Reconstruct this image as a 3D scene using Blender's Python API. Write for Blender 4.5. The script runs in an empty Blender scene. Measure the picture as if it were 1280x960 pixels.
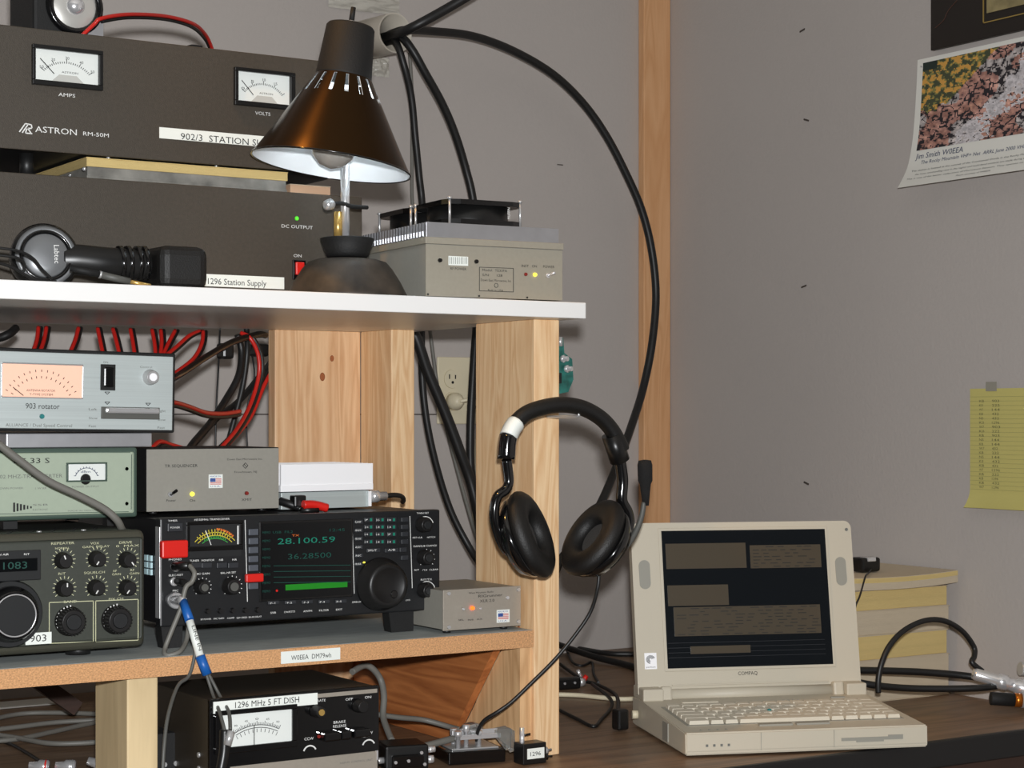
import bpy, bmesh, math, random
from mathutils import Vector, Matrix, noise
random.seed(7)
R = math.radians
S = bpy.context.scene
COL = S.collection
# ------------------------------------------------------------------ camera
TH = R(32.6); FPX = 2338.0; CZ = 1.15; HY = 520.0
FW = Vector((math.sin(TH), math.cos(TH), 0)); RT = Vector((math.cos(TH), -math.sin(TH), 0)); UP = Vector((0, 0, 1))
CAM = Vector((0, 0, CZ))
cam = bpy.data.cameras.new('camera'); camo = bpy.data.objects.new('camera', cam); COL.objects.link(camo)
camo.location = CAM; camo.rotation_euler = (R(90), 0, -TH)
cam.sensor_width = 36; cam.lens = 36*FPX/1280; cam.shift_y = (HY-480)/1280; cam.clip_start = .05
S.camera = camo
# ------------------------------------------------------------------ world, lights, exposure
w = bpy.data.worlds.new('world'); S.world = w; w.use_nodes = True
w.node_tree.nodes['Background'].inputs[0].default_value = (1.0, .97, .94, 1)
w.node_tree.nodes['Background'].inputs[1].default_value = .07
def light(name, kind, loc, energy, color, size=.1, look=None, rot=None):
    l = bpy.data.lights.new(name, kind); l.energy = energy; l.color = color
    if kind == 'AREA': l.shape = 'DISK'; l.size = size
    elif kind in ('POINT', 'SPOT'): l.shadow_soft_size = size
    o = bpy.data.objects.new(name, l); COL.objects.link(o); o.location = loc
    if look is not None: o.rotation_euler = (Vector(look)-Vector(loc)).to_track_quat('-Z', 'Y').to_euler()
    return o
# the camera's own flash, just above the lens, and a warm spot lamp on the room's ceiling above the shelves
light('camera_flash', 'AREA', CAM+UP*.085+RT*.015-FW*.02, 49, (.97, .985, 1), .045, look=CAM+FW*2.6+UP*.06)
lb_ = light('ceiling_spot', 'SPOT', (.42, 1.86, 2.40), 24, (1, .50, .12), .04, look=(1.05, 1.95, 1.45)); lb_.data.spot_size = R(30); lb_.data.spot_blend = .7
S.view_settings.view_transform = 'Standard'; S.view_settings.look = 'None'
S.view_settings.gamma = 1; S.view_settings.use_curve_mapping = False
S.view_settings.exposure = 0.0
# ------------------------------------------------------------------ helpers: rays
def ray(px, py): return FW + RT*((px-640)/FPX) + UP*((HY-py)/FPX)
def onY(px, py, Y): r = ray(px, py); return CAM + r*(Y/r.y)
def onX(px, py, X): r = ray(px, py); return CAM + r*(X/r.x)
def onZ(px, py, z): r = ray(px, py); return CAM + r*((z-CZ)/r.z)
# ------------------------------------------------------------------ helpers: materials
def lin(c):
    c = c/255.0
    return c/12.92 if c <= .04045 else ((c+.055)/1.055)**2.4
def rgb(r, g, b): return (lin(r), lin(g), lin(b), 1)
def mat(name, col, rough=.5, metal=0, noise_s=0, var=.0, bump=0, bs=200, emit=None, es=1, trans=0, aniso=None, coat=0, stretch=(1, 1, 1)):
    m = bpy.data.materials.new(name); m.use_nodes = True; nt = m.node_tree; b = nt.nodes['Principled BSDF']
    b.inputs['Base Color'].default_value = rgb(*col); b.inputs['Roughness'].default_value = rough; b.inputs['Metallic'].default_value = metal
    b.inputs['Coat Weight'].default_value = coat
    if trans: b.inputs['Transmission Weight'].default_value = trans; b.inputs['IOR'].default_value = 1.45
    if emit: b.inputs['Emission Color'].default_value = rgb(*emit); b.inputs['Emission Strength'].default_value = es
    if noise_s or bump:
        tc = nt.nodes.new('ShaderNodeTexCoord'); mp = nt.nodes.new('ShaderNodeMapping'); nt.links.new(tc.outputs['Object'], mp.inputs[0])
        mp.inputs['Scale'].default_value = stretch
    if noise_s:
        n = nt.nodes.new('ShaderNodeTexNoise'); n.inputs['Scale'].default_value = noise_s; n.inputs['Detail'].default_value = 5
        nt.links.new(mp.outputs[0], n.inputs['Vector'])
        cr = nt.nodes.new('ShaderNodeValToRGB'); nt.links.new(n.outputs['Fac'], cr.inputs[0])
        c = rgb(*col)
        cr.color_ramp.elements[0].position = .3; cr.color_ramp.elements[1].position = .7
        cr.color_ramp.elements[0].color = tuple(x*(1-var) for x in c[:3])+(1,)
        cr.color_ramp.elements[1].color = tuple(min(1, x*(1+var)) for x in c[:3])+(1,)
        nt.links.new(cr.outputs[0], b.inputs['Base Color'])
    if bump:
        n2 = nt.nodes.new('ShaderNodeTexNoise'); n2.inputs['Scale'].default_value = bs; n2.inputs['Detail'].default_value = 3
        nt.links.new(mp.outputs[0], n2.inputs['Vector'])
        bp = nt.nodes.new('ShaderNodeBump'); bp.inputs['Strength'].default_value = bump; bp.inputs['Distance'].default_value = .002
        nt.links.new(n2.outputs['Fac'], bp.inputs['Height']); nt.links.new(bp.outputs[0], b.inputs['Normal'])
    return m
def wood(name, c1, c2, axis='Z', s=1.0, rough=.55, knots=True):
    m = bpy.data.materials.new(name); m.use_nodes = True; nt = m.node_tree; b = nt.nodes['Principled BSDF']; L = nt.links
    tc = nt.nodes.new('ShaderNodeTexCoord'); mp = nt.nodes.new('ShaderNodeMapping'); L.new(tc.outputs['Object'], mp.inputs[0])
    sc = {'X': (1.2, 14, 14), 'Y': (14, 1.2, 14), 'Z': (14, 14, 1.2)}[axis]
    mp.inputs['Scale'].default_value = tuple(v*s for v in sc)
    n = nt.nodes.new('ShaderNodeTexNoise'); n.inputs['Scale'].default_value = 1.5; n.inputs['Detail'].default_value = 2; n.inputs['Distortion'].default_value = .6
    L.new(mp.outputs[0], n.inputs['Vector'])
    mt = nt.nodes.new('ShaderNodeMath'); mt.operation = 'MULTIPLY'; mt.inputs[1].default_value = 14; L.new(n.outputs['Fac'], mt.inputs[0])
    fr = nt.nodes.new('ShaderNodeMath'); fr.operation = 'PINGPONG'; fr.inputs[1].default_value = 1; L.new(mt.outputs[0], fr.inputs[0])
    n2 = nt.nodes.new('ShaderNodeTexNoise'); n2.inputs['Scale'].default_value = 22; n2.inputs['Detail'].default_value = 4; L.new(mp.outputs[0], n2.inputs['Vector'])
    ad = nt.nodes.new('ShaderNodeMath'); ad.operation = 'MULTIPLY_ADD'; ad.inputs[1].default_value = .55; L.new(fr.outputs[0], ad.inputs[0])
    m3 = nt.nodes.new('ShaderNodeMath'); m3.operation = 'MULTIPLY'; m3.inputs[1].default_value = .5; L.new(n2.outputs['Fac'], m3.inputs[0]); L.new(m3.outputs[0], ad.inputs[2])
    cr = nt.nodes.new('ShaderNodeValToRGB'); cr.color_ramp.elements[0].position = .1; cr.color_ramp.elements[1].position = .8
    cr.color_ramp.elements[0].color = rgb(*c1); cr.color_ramp.elements[1].color = rgb(*c2)
    L.new(ad.outputs[0], cr.inputs[0])
    out = cr.outputs[0]
    L.new(out, b.inputs['Base Color']); b.inputs['Roughness'].default_value = rough
    bp = nt.nodes.new('ShaderNodeBump'); bp.inputs['Strength'].default_value = .15; bp.inputs['Distance'].default_value = .001
    L.new(n2.outputs['Fac'], bp.inputs['Height']); L.new(bp.outputs[0], b.inputs['Normal'])
    return m
def vcol_mat(name, rough=.5):
    m = bpy.data.materials.new(name); m.use_nodes = True; nt = m.node_tree; b = nt.nodes['Principled BSDF']
    a = nt.nodes.new('ShaderNodeAttribute'); a.attribute_name = 'print'; nt.links.new(a.outputs['Color'], b.inputs['Base Color'])
    b.inputs['Roughness'].default_value = rough
    return m
M = dict(
 wall=mat('wall_paint', (178, 171, 166), .85, noise_s=1.7, var=.03, bump=.25, bs=160),
 floor=mat('floor_carpet', (88, 78, 68), .95, noise_s=60, var=.2, bump=.6, bs=300),
 ceil=mat('ceiling_paint', (205, 200, 192), .9, bump=.2, bs=90),
 pine=wood('pine_upright', (216, 170, 122), (240, 206, 162), 'Z', 1.5),
 pine2=wood('pine_knotty_board', (206, 158, 114), (232, 194, 152), 'Z', 1.3),
 trim=wood('pine_wall_strip', (206, 152, 104), (220, 170, 124), 'Z', 1.4),
 block=wood('pale_block', (206, 182, 140), (226, 202, 158), 'Z', .7),
 red=wood('red_fir_board', (150, 84, 42), (196, 122, 68), 'Y'),
 brace=wood('pine_brace', (196, 150, 104), (226, 184, 136), 'Z', 1.3),
 lam=mat('white_melamine', (236, 235, 233), .35, noise_s=5, var=.015),
 lamgrey=mat('grey_laminate', (170, 176, 174), .6, noise_s=30, var=.12, stretch=(1, 4, 1)),
 chip=mat('chipboard_edge', (212, 160, 112), .85, noise_s=700, var=.3, bump=.8, bs=900, stretch=(.6, 1, 1)),
 desk=wood('dark_desk_veneer', (98, 76, 58), (132, 106, 82), 'X', .6, .45),
 deskb=mat('black_desk_edging', (22, 21, 21), .5),
 deskf=wood('desk_front_panel', (50, 32, 24), (66, 44, 34), 'X'),
 blk=mat('black_plastic', (20, 20, 20), .35), blkm=mat('black_matte', (16, 16, 16), .7, bump=.2, bs=500),
 blkg=mat('black_gloss', (12, 12, 13), .15, coat=.5), rub=mat('black_rubber', (24, 24, 24), .45),
 foam=mat('ear_foam', (18, 17, 17), .9, bump=.5, bs=700), leath=mat('black_leatherette', (13, 12, 11), .55, bump=.25, bs=600),
 cloth=mat('speaker_cloth', (58, 55, 52), .95, bump=.7, bs=900),
 astr=mat('brown_black_anodised', (64, 57, 48), .55, noise_s=260, var=.12, bump=.2, bs=800),
 case=mat('black_case', (20, 20, 22), .5, bump=.15, bs=500),
 scorch=mat('dusty_cast_base', (54, 46, 38), .6, noise_s=38, var=.65, bump=.4, bs=60),
 shade=mat('bronze_black_shade', (64, 45, 24), .24, .92),
 shin=mat('shade_white_lining', (236, 242, 246), .6),
 brass=mat('brass', (230, 190, 110), .25, .7), chrome=mat('chrome', (240, 240, 242), .2, .7), steel=mat('steel', (205, 205, 205), .3, .6),
 alu=mat('aluminium', (205, 206, 210), .38, .9, noise_s=50, var=.05), alub=mat('bright_aluminium', (253, 253, 255), .5, .0),
 brush=mat('brushed_face', (196, 205, 204), .42, .35, noise_s=40, var=.06, stretch=(.1, 1, 14)),
 aluface=mat('grey_alu_face', (172, 164, 152), .4, .35, noise_s=300, var=.03),
 beige=mat('grey_beige_enamel', (150, 144, 130), .5, noise_s=200, var=.03),
 beige2=mat('grey_enamel', (146, 143, 134), .5, noise_s=200, var=.03),
 green=mat('pale_green_face', (162, 174, 155), .55, noise_s=150, var=.02), dgreen=mat('dark_green_bezel', (66, 84, 74), .5),
 ken=mat('khaki_grey_face', (58, 61, 54), .5, noise_s=300, var=.06), kenb=mat('khaki_bezel', (78, 77, 66), .35, .3),
 kend=mat('dark_recess', (38, 39, 40), .35),
 ico=mat('charcoal_face', (26, 27, 29), .4), icob=mat('grey_button', (78, 82, 90), .45), icod=mat('dark_button', (42, 44, 48), .45),
 glass=mat('dark_display_glass', (10, 12, 14), .08),
 prw=mat('white_print', (225, 225, 222), .6), prk=mat('black_print', (28, 28, 28), .7), prg=mat('grey_print', (110, 112, 108), .7),
 prc=mat('cream_print', (196, 196, 160), .6), dial=mat('dial_paper', (226, 230, 226), .7), dialg=mat('grey_dial_band', (190, 190, 184), .7),
 tape=mat('label_tape', (236, 240, 234), .45), dialw=mat('warm_lit_dial', (246, 206, 182), .7, emit=(255, 130, 84), es=.2),
 led_y=mat('yellow_led', (240, 230, 90), .3, emit=(255, 240, 60), es=1.6), led_g=mat('green_led', (90, 200, 60), .3, emit=(80, 220, 40), es=.7),
 led_o=mat('orange_led', (255, 110, 40), .3, emit=(255, 80, 20), es=3), led_r=mat('dark_red_led', (130, 40, 34), .3),
 seg=mat('green_digits', (10, 90, 74), .5, emit=(16, 120, 96), es=.45), seg2=mat('dim_digits', (8, 50, 44), .5, emit=(8, 70, 58), es=.45),
 bar=mat('green_bar', (14, 100, 14), .5, emit=(14, 120, 14), es=.5),
 redp=mat('red_plastic', (214, 34, 26), .35), redw=mat('red_wire', (200, 36, 28), .35), bluew=mat('blue_sleeve', (24, 92, 170), .4),
 grey=mat('grey_cable', (112, 110, 104), .5), greyd=mat('dark_grey_cable', (84, 84, 80), .5), ivory=mat('ivory_plastic', (216, 206, 178), .45),
 lap=mat('laptop_beige', (196, 188, 170), .5, bump=.12, bs=900), key=mat('key_cream', (212, 204, 186), .5), lapd=mat('laptop_grey', (150, 148, 138), .5),
 lcd=mat('lcd_dark', (16, 20, 24), .18), lcdw=mat('lcd_window', (74, 66, 54), .3, emit=(74, 66, 54), es=.05), lcdt=mat('lcd_text', (44, 42, 38), .4),
 teal=mat('teal_cap', (30, 120, 120), .5), pcb=mat('green_board', (34, 96, 88), .4, noise_s=90, var=.5),
 yel=mat('yellow_pages', (220, 194, 130), .8, noise_s=8, var=.06, bump=.5, bs=500, stretch=(.1, .1, 12)), wht=mat('white_pages', (206, 190, 164), .8, noise_s=8, var=.05, bump=.5, bs=500, stretch=(.1, .1, 12)),
 cover=mat('magazine_cover', (120, 118, 112), .5, noise_s=30, var=.5), pap=mat('paper', (222, 220, 212), .75), papg=mat('pinkish_paper', (196, 160, 130), .8),
 leg=mat('yellow_paper', (196, 186, 112), .75), legl=mat('ruled_line', (140, 138, 92), .8), legt=mat('pencil', (104, 104, 70), .8),
 pvc=mat('pvc_pipe', (198, 190, 176), .35), redprint=mat('red_pipe_print', (196, 90, 84), .6),
 plas=mat('crinkled_clear_tape', (190, 186, 176), .12, bump=1.0, bs=60), mark=mat('scuff', (70, 62, 56), .8),
 acry=mat('clear_acrylic', (235, 238, 236), .05, trans=.92), gold=mat('gold_line', (168, 142, 78), .4, .4), mat_bk=mat('black_mat_board', (30, 24, 20), .5),
 pic=mat('print_beige', (150, 136, 96), .6, noise_s=30, var=.35), copper=mat('orange_brass', (206, 120, 40), .3, .8), navy=mat('navy_print', (28, 44, 84), .7),
 oran=mat('orange_print', (216, 110, 40), .5), sgrn=mat('green_print', (60, 160, 70), .5), syel=mat('yellow_print', (214, 196, 60), .5),
 flb=mat('flag_blue', (60, 84, 150), .6), flr=mat('flag_red', (206, 96, 96), .6), cup=mat('silver_grey_cup', (120, 122, 124), .35, .4), knobd=mat('knob_dark', (24, 23, 23), .4),
 tile=mat('blue_white_sticker', (196, 226, 232), .3),
)
M['shade'].node_tree.nodes['Principled BSDF'].inputs['Specular IOR Level'].default_value = .5
# ------------------------------------------------------------------ helpers: meshes
def basis(axis, hint=None):
    z = Vector(axis).normalized()
    h = Vector(hint) if hint else (UP if abs(z.z) < .9 else Vector((1, 0, 0)))
    x = h.cross(z).normalized(); y = z.cross(x)
    return x, y, z
def smooth_path(pts, n=6):
    P = [Vector(p) for p in pts]
    if len(P) < 3: return P
    out = []
    for i in range(len(P)-1):
        p0 = P[max(i-1, 0)]; p1 = P[i]; p2 = P[i+1]; p3 = P[min(i+2, len(P)-1)]
        for k in range(n):
            t = k/n
            out.append(.5*((2*p1)+(p2-p0)*t+(2*p0-5*p1+4*p2-p3)*t*t+(3*p1-3*p2-p0+p3)*t**3))
    out.append(P[-1]); return out
_txt = {}
def text_mesh(s):
    if s not in _txt:
        c = bpy.data.curves.new('t', 'FONT'); c.body = s; c.resolution_u = 2; c.fill_mode = 'FRONT'
        o = bpy.data.objects.new('t', c); COL.objects.link(o)
        me = bpy.data.meshes.new_from_object(o)
        V = [v.co.copy() for v in me.vertices]; F = [tuple(p.vertices) for p in me.polygons]
        bpy.data.objects.remove(o); bpy.data.curves.remove(c); bpy.data.meshes.remove(me)
        _txt[s] = (V, F)
    return _txt[s]
class MB:
    def __init__(s): s.bm = bmesh.new(); s.nt = 0
    def box(s, x0, x1, y0, y1, z0, z1, bev=0, seg=2):
        r = bmesh.ops.create_cube(s.bm, size=1)
        for v in r['verts']:
            v.co = Vector(((x0+x1)/2+v.co.x*(x1-x0), (y0+y1)/2+v.co.y*(y1-y0), (z0+z1)/2+v.co.z*(z1-z0)))
        if bev:
            ed = list({e for v in r['verts'] for e in v.link_edges})
            bmesh.ops.bevel(s.bm, geom=ed, offset=bev, segments=seg, affect='EDGES', profile=.5)
        return s
    def obox(s, c, ax, hx, hy, hz):          # oriented box
        x, y, z = ax; c = Vector(c); vs = []
        for i in (-1, 1):
            for j in (-1, 1):
                for k in (-1, 1): vs.append(s.bm.verts.new(c+x*hx*i+y*hy*j+z*hz*k))
        for f in ((0, 1, 3, 2), (4, 6, 7, 5), (0, 4, 5, 1), (2, 3, 7, 6), (0, 2, 6, 4), (1, 5, 7, 3)): s.bm.faces.new([vs[i] for i in f])
        return s
    def lathe(s, prof, c=(0, 0, 0), axis=(0, 0, 1), seg=24, hint=None, cap0=True, cap1=True, skip=None, sq=1.0):
        x, y, z = basis(axis, hint); c = Vector(c); rings = []
        for r, h in prof:
            rings.append([s.bm.verts.new(c+z*h+(x*math.cos(a)*sq+y*math.sin(a))*max(r, 1e-5)) for a in [2*math.pi*k/seg for k in range(seg)]])
        for i in range(len(rings)-1):
            for k in range(seg):
                if skip and skip(i, k): continue
                a, b = rings[i], rings[i+1]; f = s.bm.faces.new((a[k], a[(k+1) % seg], b[(k+1) % seg], b[k])); f.smooth = True
        if cap0: s.bm.faces.new(list(reversed(rings[0])))
        if cap1: s.bm.faces.new(rings[-1])
        return s
    def cyl(s, c, axis, r, h, seg=16, r2=None): return s.lathe([(r, 0), (r if r2 is None else r2, h)], c, axis, seg)
    def seg(s, a, b, r, seg_=8): a = Vector(a); b = Vector(b); return s.cyl(a, b-a, r, (b-a).length, seg_)
    def ring(s, c, axis, R_, r, seg=32, sg=8, sy=1.0):
        x, y, z = basis(axis); c = Vector(c); rings = []
        for k in range(seg):
            a = 2*math.pi*k/seg; d = x*math.cos(a)+y*math.sin(a)*sy
            rings.append([s.bm.verts.new(c+d*R_+(d.normalized()*math.cos(b)+z*math.sin(b))*r) for b in [2*math.pi*j/sg for j in range(sg)]])
        for k in range(seg):
            a, b = rings[k], rings[(k+1) % seg]
            for j in range(sg):
                f = s.bm.faces.new((a[j], b[j], b[(j+1) % sg], a[(j+1) % sg])); f.smooth = True
        return s
    def tube(s, pts, r, seg=8, n=6, rb=None, side=None):
        P = smooth_path(pts, n); rings = []; ref = Vector(side) if side else None; px_ = None
        for i, p in enumerate(P):
            t = (P[min(i+1, len(P)-1)]-P[max(i-1, 0)]).normalized()
            if ref is not None: x = (ref-t*ref.dot(t)).normalized()
            elif px_ is None: x = basis(t)[0]
            else: x = (px_-t*px_.dot(t)).normalized()
            px_ = x; y = t.cross(x)
            ra = r(i/(len(P)-1)) if callable(r) else r
            rc = ra if rb is None else rb
            rings.append([s.bm.verts.new(p+x*math.cos(a)*rc+y*math.sin(a)*ra) for a in [2*math.pi*k/seg for k in range(seg)]])
        for i in range(len(rings)-1):
            for k in range(seg):
                f = s.bm.faces.new((rings[i][k], rings[i][(k+1) % seg], rings[i+1][(k+1) % seg], rings[i+1][k])); f.smooth = True
        s.bm.faces.new(list(reversed(rings[0]))); s.bm.faces.new(rings[-1])
        return s
    def prism(s, pts, d):
        a = [s.bm.verts.new(Vector(p)) for p in pts]; b = [s.bm.verts.new(Vector(p)+Vector(d)) for p in pts]; n = len(a)
        s.bm.faces.new(a); s.bm.faces.new(list(reversed(b)))
        for i in range(n): s.bm.faces.new((a[i], b[i], b[(i+1) % n], a[(i+1) % n]))
        return s
    def grid(s, f, nu, nv):
        vs = [[s.bm.verts.new(f(i/nu, j/nv)) for j in range(nv+1)] for i in range(nu+1)]
        for i in range(nu):
            for j in range(nv):
                fc = s.bm.faces.new((vs[i][j], vs[i+1][j], vs[i+1][j+1], vs[i][j+1])); fc.smooth = True
        return s
    def text(s, st, o, xd, zd, width, cap):
        V, F = text_mesh(st); s.nt += 1
        if not V: return s
        x0 = min(v.x for v in V); x1 = max(v.x for v in V); y1 = max(v.y for v in V)
        ch = .69 if y1 > .6 else y1
        o = Vector(o); xd = Vector(xd); zd = Vector(zd)
        nv = [s.bm.verts.new(o+xd*((v.x-x0)/(x1-x0)*width)+zd*(v.y/ch*cap)) for v in V]
        for f in F:
            try: s.bm.faces.new([nv[i] for i in f])
            except ValueError: pass
        return s
    def mesh(s, name):
        bmesh.ops.recalc_face_normals(s.bm, faces=s.bm.faces)
        me = bpy.data.meshes.new(name); s.bm.to_mesh(me); s.bm.free(); return me
def obj(name, mb, m, parent=None, label=None, stuff=False):
    if isinstance(m, str): m = M[m]
    me = mb.mesh(name) if isinstance(mb, MB) else mb
    if isinstance(mb, MB) and mb.nt > 3: stuff = True
    if not me.materials: me.materials.append(m)
    o = bpy.data.objects.new(name, me); COL.objects.link(o)
    if parent: o.parent = parent
    if label: o['label'] = label
    if stuff: o['kind'] = 'stuff'
    return o
def recenter(o):
    me = o.data; vs = [v.co for v in me.vertices]
    lo = Vector([min(v[i] for v in vs) for i in range(3)]); hi = Vector([max(v[i] for v in vs) for i in range(3)])
    c = Vector(((lo.x+hi.x)/2, (lo.y+hi.y)/2, lo.z)); me.transform(Matrix.Translation(-c)); o.location = c
def tag(o, label, cat, group=None):
    o['label'] = label; o['category'] = cat
    if group: o['group'] = group
    return o
def single(name, mb, m, label, cat, group=None):
    o = obj(name, mb, m); recenter(o); return tag(o, label, cat, group)
def struct(name, mb, m, rec=True):
    o = obj(name, mb, m); o['kind'] = 'structure'
    if rec: recenter(o)
    return o
def thing(name, label, cat, loc=(0, 0, 0), yaw=0, group=None, roll=0):
    o = bpy.data.objects.new(name, None); COL.objects.link(o); o.empty_display_size = .05
    o.location = loc; o.rotation_euler = (0, roll, yaw); return tag(o, label, cat, group)
def part_at(name, mb, m, root, label=None):       # mesh given in world coordinates, root unrotated at root.location
    o = obj(name, mb, m, root, label); o.data.transform(Matrix.Translation(-Vector(root.location))); return o
class Dev:
    """a box-shaped device: local x along the front, y into depth, z up; l() maps a sight line onto the front plane"""
    def __init__(s, name, label, cat, loc, yaw=0, group=None, roll=0):
        s.root = thing(name, label, cat, loc, yaw, group, roll); s.o = Vector(loc)
        Mx = Matrix.Rotation(yaw, 3, 'Z') @ Matrix.Rotation(roll, 3, 'Y')
        s.X = Mx @ Vector((1, 0, 0)); s.Y = Mx @ Vector((0, 1, 0)); s.Z = Mx @ Vector((0, 0, 1))
    def l(s, px, py, off=0):
        r = ray(px, py); t = ((s.o+s.Y*off-CAM).dot(s.Y))/r.dot(s.Y); p = CAM+r*t-s.o
        return p.dot(s.X), p.dot(s.Z)
    def rc(s, x0, y0, x1, y1, off=0):
        xm, ym = (x0+x1)/2, (y0+y1)/2
        return s.l(x0, ym, off)[0], s.l(x1, ym, off)[0], s.l(xm, y1, off)[1], s.l(xm, y0, off)[1]
    def part(s, name, mb, m, label=None, parent=None): return obj(name, mb, m, parent or s.root, label)
    def plate(s, name, m, r, y0, y1, bev=0, parent=None, label=None):
        x0, x1, z0, z1 = s.rc(*r); return s.part(name, MB().box(x0, x1, y0, y1, z0, z1, bev), m, label, parent)
    def t(s, mb, st, x0, yb, x1, cap, off=-.0008):
        a = s.l(x0, yb, off); b = s.l(x1, yb, off); k = (s.o-CAM).dot(FW)/FPX
        mb.text(st, (a[0], off, s.l((x0+x1)/2, yb, off)[1]), (1, 0, 0), (0, 0, 1), b[0]-a[0], cap*k)
    def k(s): return (s.o-CAM).dot(FW)/FPX*1.03
    def bar(s, mb, x0, y0, x1, y1, wpx=1, off=-.0006):
        a = s.l(x0, y0); b = s.l(x1, y1); s.lbar(mb, a, b, wpx*s.k(), off)
    def lbar(s, mb, a, b, w_, off=-.0006):
        a = Vector((a[0], off, a[1])); b = Vector((b[0], off, b[1])); d = (b-a); L = d.length
        if L < 1e-6: return
        x = d/L; y = Vector((0, 1, 0)); z = x.cross(y)
        mb.obox((a+b)/2, (x, y, z), L/2, .0002, w_/2)
    def arc(s, mb, px, py, rpx, a0, a1, wpx=1, n=12, off=-.0006, rz=1):
        c = s.l(px, py); r = rpx*s.k()
        pts = [(c[0]+r*math.cos(R(a0+(a1-a0)*i/n)), c[1]+rz*r*math.sin(R(a0+(a1-a0)*i/n))) for i in range(n+1)]
        for i in range(n): s.lbar(mb, pts[i], pts[i+1], wpx*s.k(), off)
    def ticks(s, mb, px, py, r0, r1, a0, a1, n, wpx=.8, off=-.0006):
        c = s.l(px, py); k = s.k()
        for i in range(n+1):
            a = R(a0+(a1-a0)*i/n)
            s.lbar(mb, (c[0]+r0*k*math.cos(a), c[1]+r0*k*math.sin(a)), (c[0]+r1*k*math.cos(a), c[1]+r1*k*math.sin(a)), wpx*k, off)
    def knob(s, px, py, rpx, h=.014, m='knobd', cap=None, point=None, pm='prw', name='knob', skirt=1.15, ribs=0, off=0):
        x, z = s.l(px, py, -h*.5); r = rpx*s.k()
        mb = MB().lathe([(r*skirt, 0), (r*skirt, h*.22), (r*1.0, h*.3), (r*.96, h*.92), (r*.86, h)], (x, off, z), (0, -1, 0), 28)
        if ribs:
            for i in range(ribs):
                a = 2*math.pi*i/ribs; mb.obox((x+math.cos(a)*r*.98, off-h*.6, z+math.sin(a)*r*.98), (Vector((math.cos(a), 0, math.sin(a))), Vector((0, 1, 0)), Vector((-math.sin(a), 0, math.cos(a)))), r*.06, h*.32, r*.05)
        kn = s.part(name, mb, m)
        if cap: s.part('cap', MB().lathe([(r*.62, 0), (r*.55, .0012)], (x, off-h, z), (0, -1, 0), 24), cap, parent=kn)
        if point is not None:
            a = R(point); mb = MB(); s.lbar(mb, (x+r*.3*math.cos(a), z+r*.3*math.sin(a)), (x+r*.85*math.cos(a), z+r*.85*math.sin(a)), r*.16, off-h-.0003)
            s.part('pointer', mb, pm, parent=kn)
        return kn
    def disc(s, name, px, py, rpx, m, h=.002, parent=None, label=None, off=0):
        x, z = s.l(px, py); return s.part(name, MB().lathe([(rpx*s.k(), 0), (rpx*s.k()*.85, h)], (x, off, z), (0, -1, 0), 14), m, label, parent)
    def screw(s, px, py, rpx=2, m='steel'): s.disc('screw', px, py, rpx, m, .0015)
def U_(x, y, Y):
    q = onY(x, y, Y); q.z = min(q.z, 1.271-.008) if Y < 2.4 else q.z; return q
def cable(label, pts, r, m, group=None, name='cable', cat='cable', seg=8):
    return single(name, MB().tube([(U_ if 'shelf' in label else onY)(*p) for p in pts], r, seg), m, label, cat, group)

# ================================================================== SETTING
YW, XW = 2.785, 2.12
struct('floor', MB().box(-1.6, XW+.1, -1.2, YW+.1, -.05, 0), 'floor')
struct('ceiling', MB().box(-1.6, XW+.1, -1.2, YW+.1, 2.5, 2.56), 'ceil')
wb = struct('wall_back', MB().box(-1.6, XW+.1, YW, YW+.1, 0, 2.5), 'wall')
wr = struct('wall_right', MB().box(XW, XW+.1, -1.2, YW, 0, 2.5), 'wall')
# lapped wall panels: the back wall has a horizontal seam behind the shelves
# nail holes and scuffs on the right wall
for i, (px, py) in enumerate(((1003, 38), (1008, 150), (1005, 358), (1008, 604))):
    p = onX(px, py, XW-.0005); mb = MB().obox((0, 0, 0), (Vector((1, 0, 0)), Vector((0, .95, .3 if i % 2 else -.2)).normalized(), Vector((0, -.3, .95)).normalized()), .0012, .006, .0014)
    o = obj('staple', mb, 'mark', wr); o.location = p-Vector(wr.location)
for px, py in ((583, 207), (507, 613), (1080, 206)):
    q_ = onY(min(px, 700), py, YW-.0005); o = obj('staple', MB().box(-.006, .006, -.001, 0, -.0008, .0008), 'mark', wb); o.location = q_-Vector(wb.location)
p0 = onY(805, 300, YW-.018)
struct('trim_1', MB().box(p0.x, XW-.001, YW-.018, YW-.0005, .72, 2.498, .0015), 'trim')
q_ = onY(548, 518, YW); mb = MB().box(.4, q_.x, YW-.0012, YW, q_.z-.001, q_.z+.001)
o = obj('panel_seam', mb, 'mark', wb); o.data.transform(Matrix.Translation(-Vector(wb.location)))

# ================================================================== DESK
ZD = .724; YD = 1.76
dk = thing('desk', 'dark brown wood-veneered desk with black front edging under the wooden shelves', 'desk', (.9, 2.2, 0))
part_at('desk_top', MB().box(-.6, XW-.003, YD+.012, YW-.003, ZD-.03, ZD, .001), 'desk', dk)
part_at('edging', MB().box(-.6, XW-.003, YD, YD+.012, ZD-.034, ZD+.0005, .003), 'deskb', dk, 'black edging')
part_at('front_panel', MB().box(-.55, XW-.03, YD+.03, YD+.045, ZD-.26, ZD-.034), 'deskf', dk)
for x in (-.55, .75, XW-.06):
    for y in (YD+.06, YW-.08): part_at('leg', MB().box(x, x+.05, y, y+.05, 0, ZD-.03, .003), 'deskb', dk)

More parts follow.
